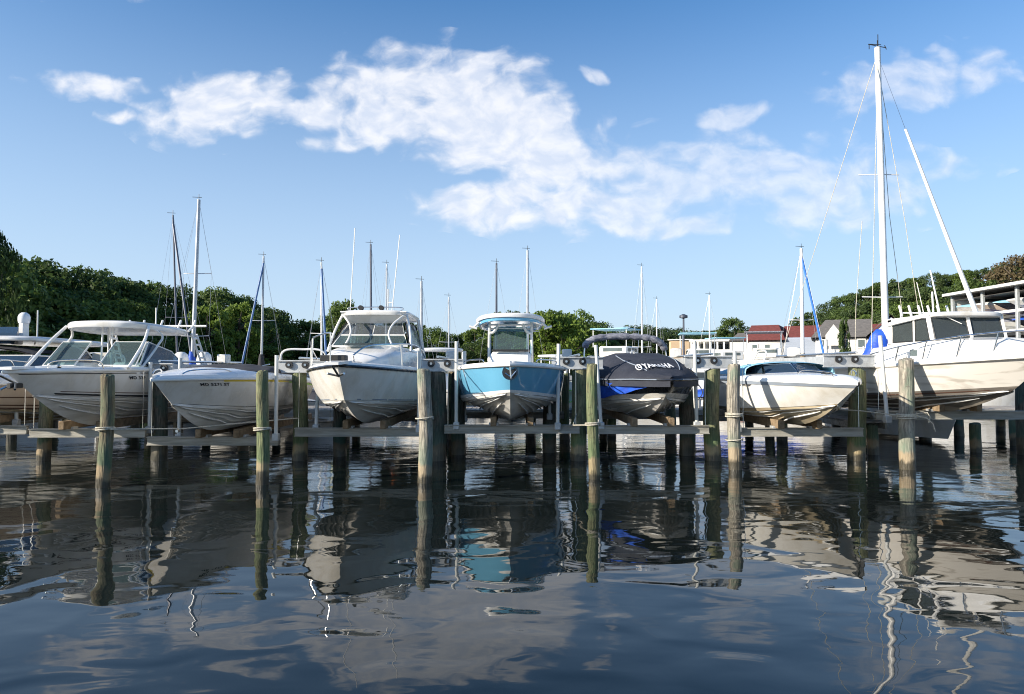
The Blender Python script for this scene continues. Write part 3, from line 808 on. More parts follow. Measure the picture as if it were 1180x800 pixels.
# --- boat: walkaround with hardtop and enclosure
def boat_walkaround():
    H = Hull(8.0, 2.75, 2.5, 1.36, 1.18, mid=1.18, rake=1.2, zc0=.66, zc1=.48, ps=.72, um=.44, flare=.06, fore=.40, yc=.6, pc=.82)
    t = thing('motorboat', (-3.35, 13.3, .86), 'white walkaround cabin boat with squared hardtop and clear curtains, bow towards the viewer', 'motorboat')
    H.bands([(0, 1.0, GEL, 'hull')], t, BOT_W, rub=NAVY, rub_r=.03)
    H.band(.02, .055, .03, 1, .005, GREYST, 'boot_stripe', t)
    H.deck(GEL2, t, cap=.16, sole=.5, u_open=(.72, 1), crown=.10, capz=.06)
    # cabin trunk
    rows = []
    for (y, w, z, c) in ((1.3, .25, 1.42, .02), (1.6, .55, 1.44, .14), (2.1, .78, 1.45, .26), (2.6, .88, 1.46, .34), (3.2, .93, 1.46, .40), (5.6, .95, 1.40, .44)):
        rows.append([Vector((w * math.copysign(abs(math.sin(a)) ** .7, math.sin(a)), y, z - .12 + (c + .12) * max(0, math.cos(a)) ** .35)) for a in np.linspace(-math.pi / 2, math.pi / 2, 19)])
    mb = MB(); mb.grid(rows); mb.build('cabin_trunk', GEL, t, angle=60)
    mb = MB(); mb.box((-.12, 2.45, 1.84), (.62, .5, .05)); mb.build('deck_hatch', GL_D, t)
    # enclosure
    x0, x1 = .93, .70; yb, yt = 3.05, 3.75; zb, zt = 1.82, 2.42
    def ep(fx, fz): return (fx * (x0 + (x1 - x0) * fz), yb + (yt - yb) * fz, zb + (zt - zb) * fz)
    pane('windscreen', [ep(-.96, 0), ep(.96, 0), ep(.93, .45), ep(-.93, .45)], GL_T, t, WPAINT, .02)
    pane('front_curtain', [ep(-.93, .47), ep(-.0, .47), ep(-.0, 1), ep(-.93, 1)], GL_C, t, WPAINT, .014)
    pane('front_curtain', [ep(.0, .47), ep(.93, .47), ep(.93, 1), ep(.0, 1)], GL_C, t, WPAINT, .014)
    for s in (-1, 1):
        a = [(s * .95, yb, zb), (s * .95, 5.3, 1.82), (s * .76, 5.2, 2.42), (s * .72, yt, zt)]
        pane('side_curtain', a[::s], GL_C, t, RUB, .02)
    mb = MB(); 
    mb.plate([(-.62, 3.70, 2.40), (.62, 3.70, 2.40), (.80, 3.42, 2.66), (-.80, 3.42, 2.66)][::-1], .03); mb.build('visor', GEL, t)
    hardtop('hardtop', GEL, t, .86, 3.35, 5.9, 2.62, 2.60, .07, .05, e=5)
    for s in (-1, 1):
        tube_part('hardtop_leg', [smooth_path([(s * .98, 3.0, 1.70), (s * .90, 3.35, 2.2), (s * .78, 3.6, 2.6)])], .03, WPAINT, t)
        tube_part('hardtop_leg', [smooth_path([(s * .55, 2.9, 1.84), (s * .45, 3.0, 2.1), (s * .52, 3.2, 2.35), (s * .75, 3.5, 2.6)])], .022, WPAINT, t)
        tube_part('hardtop_leg', [[(s * 1.02, 5.6, 1.3), (s * .84, 5.4, 2.6)], [(s * 1.02, 5.2, 1.4), (s * .84, 5.1, 2.6)]], .028, WPAINT, t)
    # bow rail, open at the centre
    for s in (-1, 1):
        path = smooth_path([(s * .22, .35, 2.0 if s < 0 else 1.55), (s * .45, .75, 2.0 if s < 0 else 1.75), (s * .95, 1.7, 1.95 if s < 0 else 1.82), (s * 1.22, 2.5, 1.78), (s * 1.30, 3.4, 1.45)])
        st = [[(s * 1.24, 2.5, 1.25), (s * 1.22, 2.5, 1.78)], [(s * .98, 1.7, 1.3), (s * .95, 1.7, path[12].z)]]
        if s < 0: st.append([(-.22, .35, 1.42), (-.22, .35, 2.0)])
        else: st.append([(.24, .4, 1.42), (.22, .35, 1.55)])
        tube_part('bow_rail', [path] + st, .016, STEEL, t)
    mb = MB(); mb.plate([(-.13, -.42, 1.36), (.13, -.42, 1.36), (.2, .4, 1.40), (-.2, .4, 1.40)], .05); mb.build('bow_pulpit', GEL2, t)
    tube_part('anchor', [[(0, -.40, 1.36), (0, .15, 1.14)], [(0, .12, 1.15), (.16, -.1, 1.20)], [(0, .12, 1.15), (-.16, -.1, 1.20)]], .022, STEEL, t)
    mb = MB(); mb.box((-.2, .55, 1.5), (.5, .25, .12)); mb.build('windlass', RUB, t)
    # antennas, lights, radar mount
    base = Vector((-3.35, 13.3, .86))
    for (bx, by, tx, ty, Y, r) in ((403, 362, 408, 262, 17.3, .012), (451, 360, 460, 270, 17.6, .012)):
        a = px(bx, by, Y) - base; b = px(tx, ty, Y) - base
        a.z = 2.66
        tube_part('whip_antenna', [[a, b]], r, WPAINT, t, 6)
    tube_part('light_mast', [[(.15, 4.6, 2.66), (.15, 4.6, 3.35)], [(.15, 4.6, 3.0), (.25, 4.6, 3.0)]], .015, WPAINT, t)
    for x in (-.35, .15):
        mb = MB(); mb.tube([(x, 3.6, 2.78), (x, 3.75, 2.78)], .06, 12); mb.build('spotlight', RUB, t)
    tube_part('roof_rail', [smooth_path([(-.6, 3.7, 2.7), (-.6, 3.7, 2.79), (.6, 3.7, 2.79), (.6, 3.7, 2.7)])], .012, STEEL, t)
    outboard(t, -.35, 8.0, 1.2); outboard(t, .35, 8.0, 1.2)
boat_walkaround()

# --- boat: blue center console, bow on
def boat_blue():
    H = Hull(7.6, 2.65, 2.46, 1.36, 1.18, mid=1.24, rake=1.0, zc0=.78, zc1=.46, ps=.66, um=.44, flare=.03, fore=.42, yc=.42, pc=.76)
    t = thing('motorboat', (-.04, 13.9, .88), 'bright blue centre-console boat with blue T-top, bow straight at the viewer', 'motorboat')
    H.bands([(0, .10, GEL2, 'chine_band'), (.10, .97, BLUE, 'hull'), (.97, 1.0, GEL2, 'sheer_band')], t, BOT_W, rub=WPAINT, rub_r=.04)
    H.deck(GEL, t, cap=.2, sole=.34, u_open=(.2, 1), crown=.05, capz=.06)
    # hull anchor in its round recess
    a = H.side(0, .72); cy, cz = a.y + .02, a.z
    mb = MB(); mb.tube([(0, cy - .03, cz), (0, cy + .12, cz + .03)], .16, 20); o = mb.build('anchor_plate', STEEL, t)
    mb = MB(); mb.tube([(0, cy - .045, cz), (0, cy - .02, cz)], .13, 20); mb.build('recess', RUB, o)
    tube_part('anchor', [[(0, cy - .10, cz + .12), (.02, cy - .1, cz - .12)], [(.02, cy - .1, cz - .10), (.12, cy - .09, cz + .02)], [(.02, cy - .1, cz - .10), (-.10, cy - .09, cz - .02)]], .02, STEEL, t)
    # console, windscreen, leaning post
    mb = MB(); mb.box((0, 4.2, 1.20), (1.05, .9, 1.0)); mb.build('console', GEL2, t)
    mb = MB(); mb.box((0, 3.72, 1.73), (.92, .06, .06)); mb.build('console_trim', RUB, t)
    pane('windscreen', [(-.45, 3.8, 1.72), (.45, 3.8, 1.72), (.42, 4.0, 2.35), (-.42, 4.0, 2.35)], GL_T, t, None)
    mb = MB(); mb.box((0, 5.4, 1.3), (.9, .5, .7)); mb.build('leaning_post', VINYL, t)
    hardtop('t_top', GEL2, t, .90, 3.2, 5.5, 2.56, 2.40, .06, .10, e=2.6)
    hardtop('t_top_liner', BLUE, t, .83, 3.26, 5.4, 2.49, 2.32, .03, .08, e=2.6)
    for s in (-1, 1):
        tube_part('t_top_leg', [[(s * .56, 3.9, 1.0), (s * .54, 3.95, 2.46)], smooth_path([(s * .54, 3.9, 2.18), (s * .42, 3.9, 2.22), (s * .30, 3.9, 2.42)])], .035, WPAINT, t)
        tube_part('t_top_leg', [[(s * .56, 5.0, 1.0), (s * .56, 4.95, 2.42)]], .035, MASTB, t)
        tube_part('spreader_light', [[(s * .86, 3.9, 2.30), (s * 1.06, 3.9, 2.42 - .06)], [(s * .8, 3.9, 2.46), (s * .93, 3.9, 2.34)]], .03, WPAINT, t)
    tube_part('t_top_crossbar', [[(-.54, 3.93, 2.40), (.54, 3.93, 2.40)], [(-.54, 4.0, 2.30), (.54, 4.0, 2.30)]], .025, WPAINT, t)
    for s in (-1, 1): tube_part('bow_rail', [smooth_path([(s * 1.02, 1.6, 1.36), (s * 1.0, 1.55, 1.44), (s * .6, .6, 1.46), (s * .55, .5, 1.38)])], .014, STEEL, t)
    mb = MB(); mb.tube([(0, 1.32, .42), (0, 1.42, .42)], .025, 8); mb.build('bow_eye', STEEL, t)
    outboard(t, -.35, 7.6, 1.2); outboard(t, .35, 7.6, 1.2)
boat_blue()

# --- boat: navy covered bowrider
def boat_covered():
    H = Hull(6.0, 2.45, 2.2, 1.02, .90, mid=.98, rake=.8, zc0=.62, zc1=.40, ps=.62, um=.42, flare=.12, fore=.45, yc=.5, pc=.85)
    t = thing('motorboat', (3.42, 14.9, .90), 'covered dark motorboat under a fitted navy cover with white lettering', 'motorboat', rz=R(4))
    H.bands([(0, .25, GEL, 'chine_band'), (.25, 1.0, NAVY, 'hull')], t, BOT_W, rub=NAVY)
    # fitted cover: skirt, ridge line, cockpit rise
    rows = []; us = [0.0, .02, .05, .1, .16, .22, .3, .4, .5, .62, .75, .88, 1.0]
    def ridge(u): return .05 + .62 * min(1, (u / .42)) ** .9 - .10 * max(0, u - .5)
    SG = [-1.0, -.97, -.93, -.8, -.6, -.42, -.2, 0, .2, .42, .6, .8, .93, .97, 1.0]
    def cpt(u, f):
        p = H.sheer(u); a = abs(f); r = ridge(u)
        if a >= .93: z = p.z - .20 * (a - .93) / .07 * (1 if a > .97 else .6) + .04; x = p.x + .035
        else:
            x = (p.x + .03) * a / .93
            z = p.z + .05 + (r - .05) * (1 - (a / .93) ** 3.2) ** .9
            if u > .42: z = p.z + .05 + (r - .05) * (1 - (a / .93) ** 5)
        z += .014 * math.sin(u * 34 + f * 9) * (1 if a < .9 else .3)
        return Vector((math.copysign(x, f), p.y - (.03 if u < .01 else 0), z))
    for u in us: rows.append([cpt(u, f) for f in SG])
    last = rows[-1]; rows.append([Vector((v.x, v.y + .05, H.sheer(1).z - .1)) for v in last])
    mb = MB(); mb.grid(rows); c = mb.build('fitted_cover', CANV_N, t, angle=30)
    # stitched grey seams and lower trim, white lettering on the foredeck slope
    for s in (-1, 1):
        tube_part('seam', [[cpt(u, s * (.50 if u < .4 else .5)) + Vector((0, 0, .006)) for u in (.1, .16, .22, .3, .4)]], .012, GREYST, c, 5)
        tube_part('seam', [[cpt(u, s * .955) + Vector((s * .012, -.01, 0)) for u in us[1:]]], .012, GREYST, c, 5)
    def on_cover(x, y):                              # lettering lies on the sloping foredeck
        u = .16 + y * .26; p = H.sheer(u); f = max(-.85, min(.85, x / (p.x + .03) * .93))
        q = cpt(u, f); return q + Vector((0, -.035, .045))
    def centre(x, y): return on_cover(x - .42, y * 1.9 - .20)
    text_mesh('YAMAHA', .15, centre, 'cover_lettering', LETTERW, c, .006)
    mb = MB(); n = 14
    ring = [on_cover(-.51 + .055 * math.cos(a), -.09 + .10 * math.sin(a)) for a in np.linspace(0, 2 * math.pi, n)]
    mb.tube(ring, .012, 5); 
    for a in (90, 210, 330): mb.tube([on_cover(-.51, -.09), on_cover(-.51 + .05 * math.cos(R(a)), -.09 + .09 * math.sin(R(a)))], .007, 5)
    mb.build('cover_emblem', LETTERW, c)
    # folded bimini on its hoop
    hoop = smooth_path([(-1.18, 3.9, .95), (-1.18, 4.0, 1.75), (-1.0, 4.05, 2.02), (-.5, 4.1, 2.12), (.3, 4.1, 2.12), (.85, 4.1, 2.02), (1.12, 4.2, 1.7), (1.16, 4.1, .95)], 8)
    tube_part('bimini_hoop', [hoop], .018, ALU, t)
    rnd = random.Random(3)
    fold = hoop[9:48]
    mb = MB(); mb.tube(fold, [.07 + .025 * abs(math.sin(i * .9)) + rnd.uniform(0, .012) for i in range(len(fold))], 10); mb.build('folded_bimini', CANV_G, t, angle=80)
    # wash tarp slung under the port bow
    rows = []
    for i in range(14):
        u = .05 + .55 * i / 13
        rows.append([H.side(u, .9 - j * .16 * min(1, .25 + i / 6), .05 + .05 * math.sin(i * 1.9 + j) + .02 * j, -1) for j in range(5)])
    mb = MB(); mb.grid(rows); mb.build('blue_tarp', TARP, t, angle=60)
    rows = []
    for i in range(8):
        u = .03 + .2 * i / 7
        rows.append([H.side(u, .8 - j * .14, .03 + .03 * math.sin(i * 1.3 + j), 1) for j in range(4)])
    tube_part('bow_line', [smooth_path([(.95, 1.3, .98), (1.1, 1.2, .7), (.95, 1.3, .45)])], .012, ROPE, t)
    outboard(t, 0, 6.0, .95, NAVY)
boat_covered()

# --- boat: white runabout with cyan canvas
def boat_cyan():
    H = Hull(6.4, 2.45, 2.2, 1.00, .98, mid=1.04, rake=1.2, zc0=.60, zc1=.34, ps=1.0, um=.52, flare=.06, fore=.48, pc=1.1)
    t = thing('motorboat', (6.55, 13.15, .84), 'white runabout with grey rub band and cyan canvas over the cockpit', 'motorboat')
    H.bands([(0, .88, GEL, 'hull')], t, BOT_TAN)
    # rounded double rub band + moulded deck flare above
    for (v0, v1, off, m) in ((.875, 1.0, .012, GREYST),):
        H.band(v0, v1, 0.002, 1, off, m, 'rub_band', t, n=22)
    rows = []
    for i, u in enumerate([0, .01, .03, .06, .1, .15, .2, .27, .35, .45, .55, .7, .85, 1]):
        p = H.sheer(u); x = p.x + .02; e = min(1, x / .3)
        prof = [(1, -.01), (1.0, .02), (.985, .055), (.95, .09), (.86, .12), (.6, .15), (.3, .17), (0, .18)]
        dz = 1 if u < .7 else 1
        rows.append([Vector((-x * a, p.y - (.03 if u == 0 else 0), p.z + b * (.35 + .65 * e))) for a, b in prof] + [Vector((x * a, p.y - (.03 if u == 0 else 0), p.z + b * (.35 + .65 * e))) for a, b in reversed(prof[:-1])])
    mb = MB(); mb.grid(rows); mb.build('deck', GEL2, t, angle=60)
    H.text('MD 4913 BF', .12, .50, .80, LETTER, t, -1, flip=True)
    H.band(.05, .60, .60, .605, .005, GREYST, 'spray_line', t, sides=(-1,), n=2)
    # windscreen and canvas
    for s in (-1, 1):
        P = [(s * .02, 2.75, 1.23), (s * .66, 3.0, 1.20), (s * .60, 3.35, 1.40), (s * .02, 3.15, 1.43)]
        pane('windscreen', P[::s], GL_B, t, STEEL, .015)
        P = [(s * .70, 3.05, 1.20), (s * .90, 4.5, 1.18), (s * .84, 4.3, 1.32), (s * .62, 3.37, 1.40)]
        pane('side_window', P[::s], GL_B, t, STEEL, .015)
    rows = []
    for i in range(12):
        f = i / 11; y = 3.2 + 3.0 * f; hgt = .25 * math.sin(math.pi * min(1, .45 + f * .6)) + .05
        rows.append([Vector((1.06 * math.sin(a), y, 1.16 + (hgt + .03 * math.sin(i * 2.2)) * max(0, math.cos(a)) ** .5)) for a in np.linspace(-math.pi / 2, math.pi / 2, 15)])
    mb = MB(); mb.grid(rows); mb.build('cockpit_canvas', CANV_C, t, angle=70)
    tube_part('bow_rail', [smooth_path([(s * .22, .55, 1.16), (s * .26, .6, 1.24), (s * .5, 1.25, 1.28), (s * .56, 1.4, 1.2)]) for s in (-1, 1)], .013, STEEL, t)
    for yy in (.75, .95): 
        mb = MB(); mb.box((-.2, yy, 1.22), (.10, .12, .03)); mb.build('deck_vent', RUB, t)
    tube_part('bow_line', [smooth_path([(.05, .1, 1.05), (.5, 1.2, .8), (1.1, 2.4, .95), (1.5, 3.1, 1.1)])], .012, ROPE, t)
boat_cyan()

# --- boat: workboat with pilothouse, right edge
def boat_pilot():
    GEL_S = mat('gelcoat_stained_caustic', (.74, .71, .66), .35, col2=(.30, .26, .21), ns=1.5, amt=.55, stretch=(.7, .45, 2.4), lo=.52, hi=.66, distortion=1.6)  # wavy tone: hull stains with painted ripples of light off the water
    H = Hull(9.0, 3.0, 2.8, 1.34, 1.05, mid=1.10, rake=1.5, zc0=.66, zc1=.34, ps=.85, um=.46, flare=.12, fore=.46, pc=1.0)
    t = thing('workboat', (9.98, 12.75, 1.08), 'white workboat with small pilothouse, stained bottom and slanting outrigger', 'workboat')
    H.bands([(0, .10, BOT_GREY, 'chine_band'), (.10, .96, GEL_S, 'hull'), (.96, 1.0, NAVY, 'sheer_band')], t, BOT_GREY, rub=WPAINT, rub_r=.045)
    H.band(.0, .03, .05, 1, .006, BRN, 'waterline', t)
    H.deck(GEL2, t, cap=.18, sole=.5, u_open=(.52, 1), crown=.08, capz=.07)
    # trunk cabin
    rows = []
    for (y, w, z) in ((.75, .35, 1.50), (.9, .55, 1.62), (1.6, .80, 1.68), (2.4, .95, 1.66), (4.6, 1.0, 1.58)):
        p0 = H.sheer(y / 9).z - .02
        rows.append([(-w * 1.08, y, p0), (-w, y + .03, z - .10), (-w * .93, y + .05, z), (-w * .5, y + .05, z + .04), (0, y + .05, z + .05), (w * .5, y + .05, z + .04), (w * .93, y + .05, z), (w, y + .03, z - .1), (w * 1.08, y, p0)])
    mb = MB(); mb.grid(rows); mb.add(rows[0] , [tuple(range(9))[::-1]]); mb.build('trunk_cabin', GEL, t, angle=30)
    for s in (-1, 1):
        mb = MB(); mb.box((s * .99, 2.75, 1.42), (.03, .34, .20)); o = mb.build('porthole', WPAINT, t)
        mb = MB(); mb.box((s * 1.005, 2.75, 1.42), (.03, .26, .13)); mb.build('pane', GL_D, o)
    # pilothouse: posts, sills, panes, roof
    xw, yf, yr, zs, zt = .80, 2.35, 4.15, 1.62, 2.20
    rk = .18
    hou = MB()
    def wall(a, b, z0, z1, dy0=0, dy1=0, th=.05):
        a = Vector(a); b = Vector(b); d = (b - a); nn = Vector((d.y, -d.x, 0)).normalized() * th
        P = [Vector((a.x, a.y + dy0, z0)), Vector((b.x, b.y + dy0, z0)), Vector((b.x, b.y + dy1, z1)), Vector((a.x, a.y + dy1, z1))]
        hou.add(P + [p - nn for p in P], [(0, 1, 2, 3), (7, 6, 5, 4), (0, 4, 5, 1), (1, 5, 6, 2), (2, 6, 7, 3), (3, 7, 4, 0)])
    for s in (-1, 1):
        hou.box((s * xw, (yf + yr) / 2 + .02, 1.46), (.05, yr - yf, .44)); hou.box((s * xw, (yf + yr) / 2 + .1, 2.23), (.05, yr - yf - .1, .08))
        hou.box((s * xw, yr - .09, 1.95), (.05, .18, .60)); hou.tube([(s * xw, yf + .02, 1.6), (s * xw, yf + rk + .02, 2.24)], .05, 6)
        hou.tube([(s * xw, yf + .72, 1.64), (s * xw, yf + .72, 2.24)], .035, 6)
    hou.box((0, yf, 1.46), (2 * xw, .05, .42)); hou.box((0, yf + rk, 2.24), (2 * xw, .06, .08))
    hou.tube([(0.05, yf, 1.6), (.05, yf + rk, 2.24)], .045, 6)
    hou.box((0, yr, 1.72), (2 * xw, .05, .95))
    hou.build('pilothouse', GEL, t, angle=30)
    pane('window', [(-xw + .05, yf + .01, 1.66), (0.0, yf + .01, 1.66), (0.0, yf + rk, 2.21), (-xw + .05, yf + rk, 2.21)], GL_D, t, RUB, .02)
    pane('window', [(.10, yf + .01, 1.66), (xw - .05, yf + .01, 1.66), (xw - .05, yf + rk, 2.21), (.10, yf + rk, 2.21)], GL_D, t, RUB, .02)
    for s in (-1, 1):
        P = [(s * xw, yf + .14, 1.70), (s * xw, yf + .67, 1.70), (s * xw, yf + .67, 2.18), (s * xw, yf + .26, 2.18)]; pane('window', P[::s], GL_D, t, RUB, .02)
        P = [(s * xw, yf + .78, 1.70), (s * xw, yr - .2, 1.70), (s * xw, yr - .2, 2.18), (s * xw, yf + .78, 2.18)]; pane('window', P[::s], GL_D, t, RUB, .02)
    hardtop('roof', GEL, t, .90, yf + .0, yr + .30, 2.27, 2.12, .045, .035, e=5)
    mb = MB(); mb.box((.35, 3.5, 1.55), (.42, .42, .5)); mb.box((.35, 3.72, 1.88), (.42, .08, .36)); mb.build('helm_seat', VINYL, t)
    mb = MB(); mb.box((.0, 2.62, 1.62), (1.4, .4, .12)); mb.box((-.35, 2.62, 1.74), (.32, .12, .2)); mb.build('dashboard', DARKG, t)
    tube_part('wiper', [[(-.45, yf + .14, 2.22), (-.15, yf + .05, 2.05)]], .01, WPAINT, t, 5)
    rack = [[(-.55, 4.05, 2.42), (.6, 4.05, 2.42)], [(-.55, 4.05, 2.2), (-.55, 4.05, 2.42)], [(.6, 4.05, 2.2), (.6, 4.05, 2.42)]]
    tube_part('rod_rack', rack, .02, WPAINT, t)
    for x in (-.55, -.32, -.09, .14, .37, .6): tube_part('rod_holder', [[(x - .01, 3.99, 2.34), (x + .02, 4.15, 2.60)]], .028, WPAINT, t)
    # side rail with raked stanchions
    for s in (-1, 1):
        def q(u, dz, off=.08): p = H.sheer(u); return Vector((s * (p.x - off), p.y, p.z + dz))
        us = [.03, .09, .16, .24, .32, .42, .50]; hs = [.48, .50, .50, .46, .40, .30, .16]
        tube_part('deck_rail', [[q(u, h_) for u, h_ in zip(us, hs)]] + [[q(u + .012, .05), q(u, h_)] for u, h_ in zip(us, hs)], .016, STEEL, t)
    base = Vector((9.98, 12.75, 1.08))
    def pole(name, a, b, Y0, Y1, r0, r1, m, nm=8):
        A = px(*a, Y0) - base; B_ = px(*b, Y1) - base
        n = 8; pts = [A.lerp(B_, i / n) + Vector((0, 0, 0)) for i in range(n + 1)]
        mb = MB(); mb.tube(pts, [r0 + (r1 - r0) * i / n for i in range(n + 1)], nm); return mb.build(name, m, t)
    pole('outrigger', (1128, 366), (1048, 146), 15.6, 15.4, .055, .028, WPAINT)
    pole('outrigger_line', (1048, 146), (1019, 65), 15.4, 22.0, .004, .004, MASTD, 4)
    pole('antenna', (1086, 372), (1074, 311), 16.4, 16.4, .022, .016, WPAINT)
    pole('antenna', (1068, 374), (1058, 325), 16.6, 16.6, .010, .008, WPAINT, 5)
    tube_part('mast_light', [[(.15, 3.9, 2.3), (.13, 3.9, 2.85)], [(.13, 3.9, 2.82), (.13, 3.9, 2.92)]], .022, WPAINT, t)
boat_pilot()

# --- boat: cream cruiser at the left frame edge
def boat_cream():
    H = Hull(7.0, 2.5, 2.15, 1.12, 1.05, mid=1.08, rake=1.0, zc0=.6, zc1=.36, ps=.55, um=.5, flare=.2)
    t = thing('motorboat', (-12.85, 14.6, .70), 'cream cruiser with brown stripes at the left edge of the row', 'motorboat')
    H.bands([(0, 1.0, CREAM, 'hull')], t, BOT_TAN, rub=WPAINT)
    for v in (.02, .14, .45): H.band(v, v + .045, .05, 1, .005, BRN, 'side_stripe', t)
    H.deck(GEL, t, cap=.1, u_open=None, crown=.2, capz=.08)
    H.text('MD 72 BF', .12, .30, .80, LETTER, t, 1)
    for s in (-1, 1):
        P = [(s * .95, 2.2, 1.25), (s * 1.05, 4.6, 1.22), (s * .9, 4.4, 1.75), (s * .8, 2.9, 1.78)]; pane('side_window', P[::s], GL_B, t, WPAINT, .02)
    pane('windscreen', [(-.9, 2.15, 1.28), (.9, 2.15, 1.28), (.8, 2.85, 1.78), (-.8, 2.85, 1.78)], GL_B, t, WPAINT, .02)
    tube_part('bow_rail', [smooth_path([(s * .15, .1, 1.7), (s * .7, 1.2, 1.7), (s * 1.1, 2.4, 1.6)]) for s in (-1, 1)] + [[(s * .72, 1.3, 1.2), (s * .7, 1.2, 1.7)] for s in (-1, 1)], .015, STEEL, t)
boat_cream()

# ------------------------------------------------------------------ sailboats and other moored craft
def sailboat(x, Y, top, label, m=MASTG, dia=.13, lean=0, spread=None, boom=True, cover=None, furl=None, hull=GEL, yaw=0, L=8.0, group='sailboats moored beyond the dock', r_top=.7, stays=True, name='sailboat'):
    """x: bearing in photo pixels; Y: distance; top: row of the masthead"""
    loc = Vector(((x - 590) * Y / F, Y, 0)); zt = EYE + (HY - top) * Y / F
    t = thing(name, loc, label, 'sailboat', group, rz=yaw)
    H = Hull(L, L * .31, L * .20, 1.25, .95, mid=.98, rake=.9, zc0=.25, zc1=.15, ps=.8, um=.55, flare=.05, taper=.75)
    off = Vector((0, -L * .42, -.10))
    root = bpy.data.objects
    for nm, mt, v0, v1 in (('hull', hull, 0, 1),):
        mb = MB()
        for sg in (1, -1):
            mb.grid([[H.side(u, v, 0, sg) + off for v in (0, .25, .5, .75, 1)] for u in H.us], flip=(sg > 0))
        mb.build('hull', mt, t)
    mb = MB(); mb.grid([[Vector((-H.sheer(u).x, H.sheer(u).y, H.sheer(u).z)) + off, Vector((0, H.sheer(u).y, H.sheer(u).z + .08)) + off, Vector((H.sheer(u).x, H.sheer(u).y, H.sheer(u).z)) + off] for u in H.us])
    mb.build('deck', GEL2, t)
    rows = []
    for (y, w, z) in ((-1.3, .3, 1.0), (-1.0, .55, 1.25), (.2, .75, 1.38), (1.9, .8, 1.36), (2.0, .8, .95)):
        rows.append([(-w * 1.1, y, .85), (-w, y, z), (0, y, z + .06), (w, y, z), (w * 1.1, y, .85)])
    mb = MB(); mb.grid(rows); mb.build('cabin', GEL, t, angle=30)
    lz = lean
    tp = Vector((lz * (zt - 1), 0, zt)); bt = Vector((0, 0, 1.0))
    mb = MB(); n = 8
    mb.tube([bt.lerp(tp, i / n) for i in range(n + 1)], [dia / 2 * (1 - (1 - r_top) * i / n) for i in range(n + 1)], 10); mast = mb.build('mast', m, t)
    tube_part('masthead_vane', [[tp, tp + Vector((0, 0, .25))], [tp + Vector((-.28, 0, .12)), tp + Vector((.12, 0, .10))]], .012, RUB, mast, 5)
    sp = spread or [.5]
    tips = []
    for f in sp:
        c = bt.lerp(tp, f); w = .6 * L / 8
        tube_part('spreader', [[c + Vector((-w, .15, .03)), c, c + Vector((w, .15, .03))]], .018, m, mast, 6); tips.append((c, w))
    if stays:
        wires = []
        for s in (-1, 1):
            pts = [tp] + [c + Vector((s * w, .15, .03)) for c, w in reversed(tips)] + [Vector((s * L * .14, .3, 1.0))]
            for a, b in zip(pts[:-1], pts[1:]): wires.append([a, b])
        wires += [[tp, Vector((0, -L * .40, 1.15))], [tp, Vector((0, L * .55, .95))]]
        tube_part('rigging', wires, .005, MASTG, t, 4)
    if boom:
        b0 = bt.lerp(tp, 0) + Vector((0, 0, .75)); b1 = b0 + Vector((0, L * .38, .05))
        tube_part('boom', [[b0, b1]], .05, m, t)
        if cover:
            pts = [b0 + Vector((0, -.02, 1.15)), b0 + Vector((0, .05, .6)), b0 + Vector((0, .25, .25)), b0.lerp(b1, .5) + Vector((0, 0, .15)), b1 + Vector((0, 0, .1))]
            mb = MB(); mb.tube(smooth_path(pts, 5), [.10, .11, .13, .15, .17, .19, .2, .22, .24, .25, .24, .23, .22, .2, .19, .18, .17, .15, .13, .12, .08], 10); mb.build('sail_cover', cover, t, angle=80)
    if furl:
        a = bt.lerp(tp, .95); b = Vector((0, -L * .40, 1.3))
        fx = furl[1]; b = Vector((fx, -.8, 1.3))
        tube_part('furled_jib', [[a.lerp(b, i / 6) for i in range(7)]], .055, furl[0], t)
    return t
SB = [(206, 34, 247, 'sailboat with dark slim mast behind the hardtop boat, left of the taller mast', dict(m=MASTD, dia=.11, lean=-.045, spread=[.42], furl=(MASTD, 1.2))),
      (221, 30, 229, 'sailboat with the tall pale mast left of the yellow-striped boat', dict(m=MASTG, dia=.20, lean=.025, spread=[.30, .62], cover=TARP)),
      (301, 36, 295, 'sailboat with a blue furled jib beside its mast behind the yellow-striped boat', dict(m=MASTG, dia=.14, lean=.01, spread=[.52], furl=(MASTB, -.9), cover=CANV_B)),
      (371, 34, 302, 'sailboat with thin pale mast just left of the walkaround cabin boat', dict(m=MASTW, dia=.11, lean=-.01, spread=[.45], furl=(MASTB, .5))),
      (428, 38, 281, 'sailboat whose dark mast rises behind the walkaround hardtop, taller one', dict(m=MASTD, dia=.15, lean=-.01)),
      (445, 40, 304, 'sailboat whose grey mast rises behind the walkaround hardtop, shorter one', dict(m=MASTG, dia=.13)),
      (486, 33, 324, 'sailboat with mast directly above the pale cream pile', dict(m=MASTG, dia=.15, spread=[.25], lean=-.005)),
      (517, 42, 342, 'sailboat with the short mast between the cream pile and the blue boat', dict(m=MASTG, dia=.11)),
      (572, 36, 303, 'sailboat whose slim dark mast shows left behind the T-top', dict(m=MASTD, dia=.14)),
      (608, 36, 288, 'sailboat whose grey mast shows right behind the T-top', dict(m=MASTG, dia=.16, spread=[.42])),
      (740, 44, 307, 'sailboat with spreaders low on its mast behind the covered boat', dict(m=MASTW, dia=.13, spread=[.33])),
      (757, 55, 345, 'small sailboat with short mast behind the covered boat', dict(m=MASTW, dia=.12)),
      (818, 50, 340, 'sailboat with thin white mast before the white boat shed', dict(m=MASTW, dia=.12)),
      (925, 34, 286, 'sailboat with white mast and bright blue furled jib before the red-roofed building', dict(m=MASTW, dia=.20, furl=(mat('furl_blue', (.03, .16, .55), .6), 1.0), cover=BUNK))]
for (x, Y, tp_, lab, kw) in SB: sailboat(x, Y, tp_, lab, **kw)
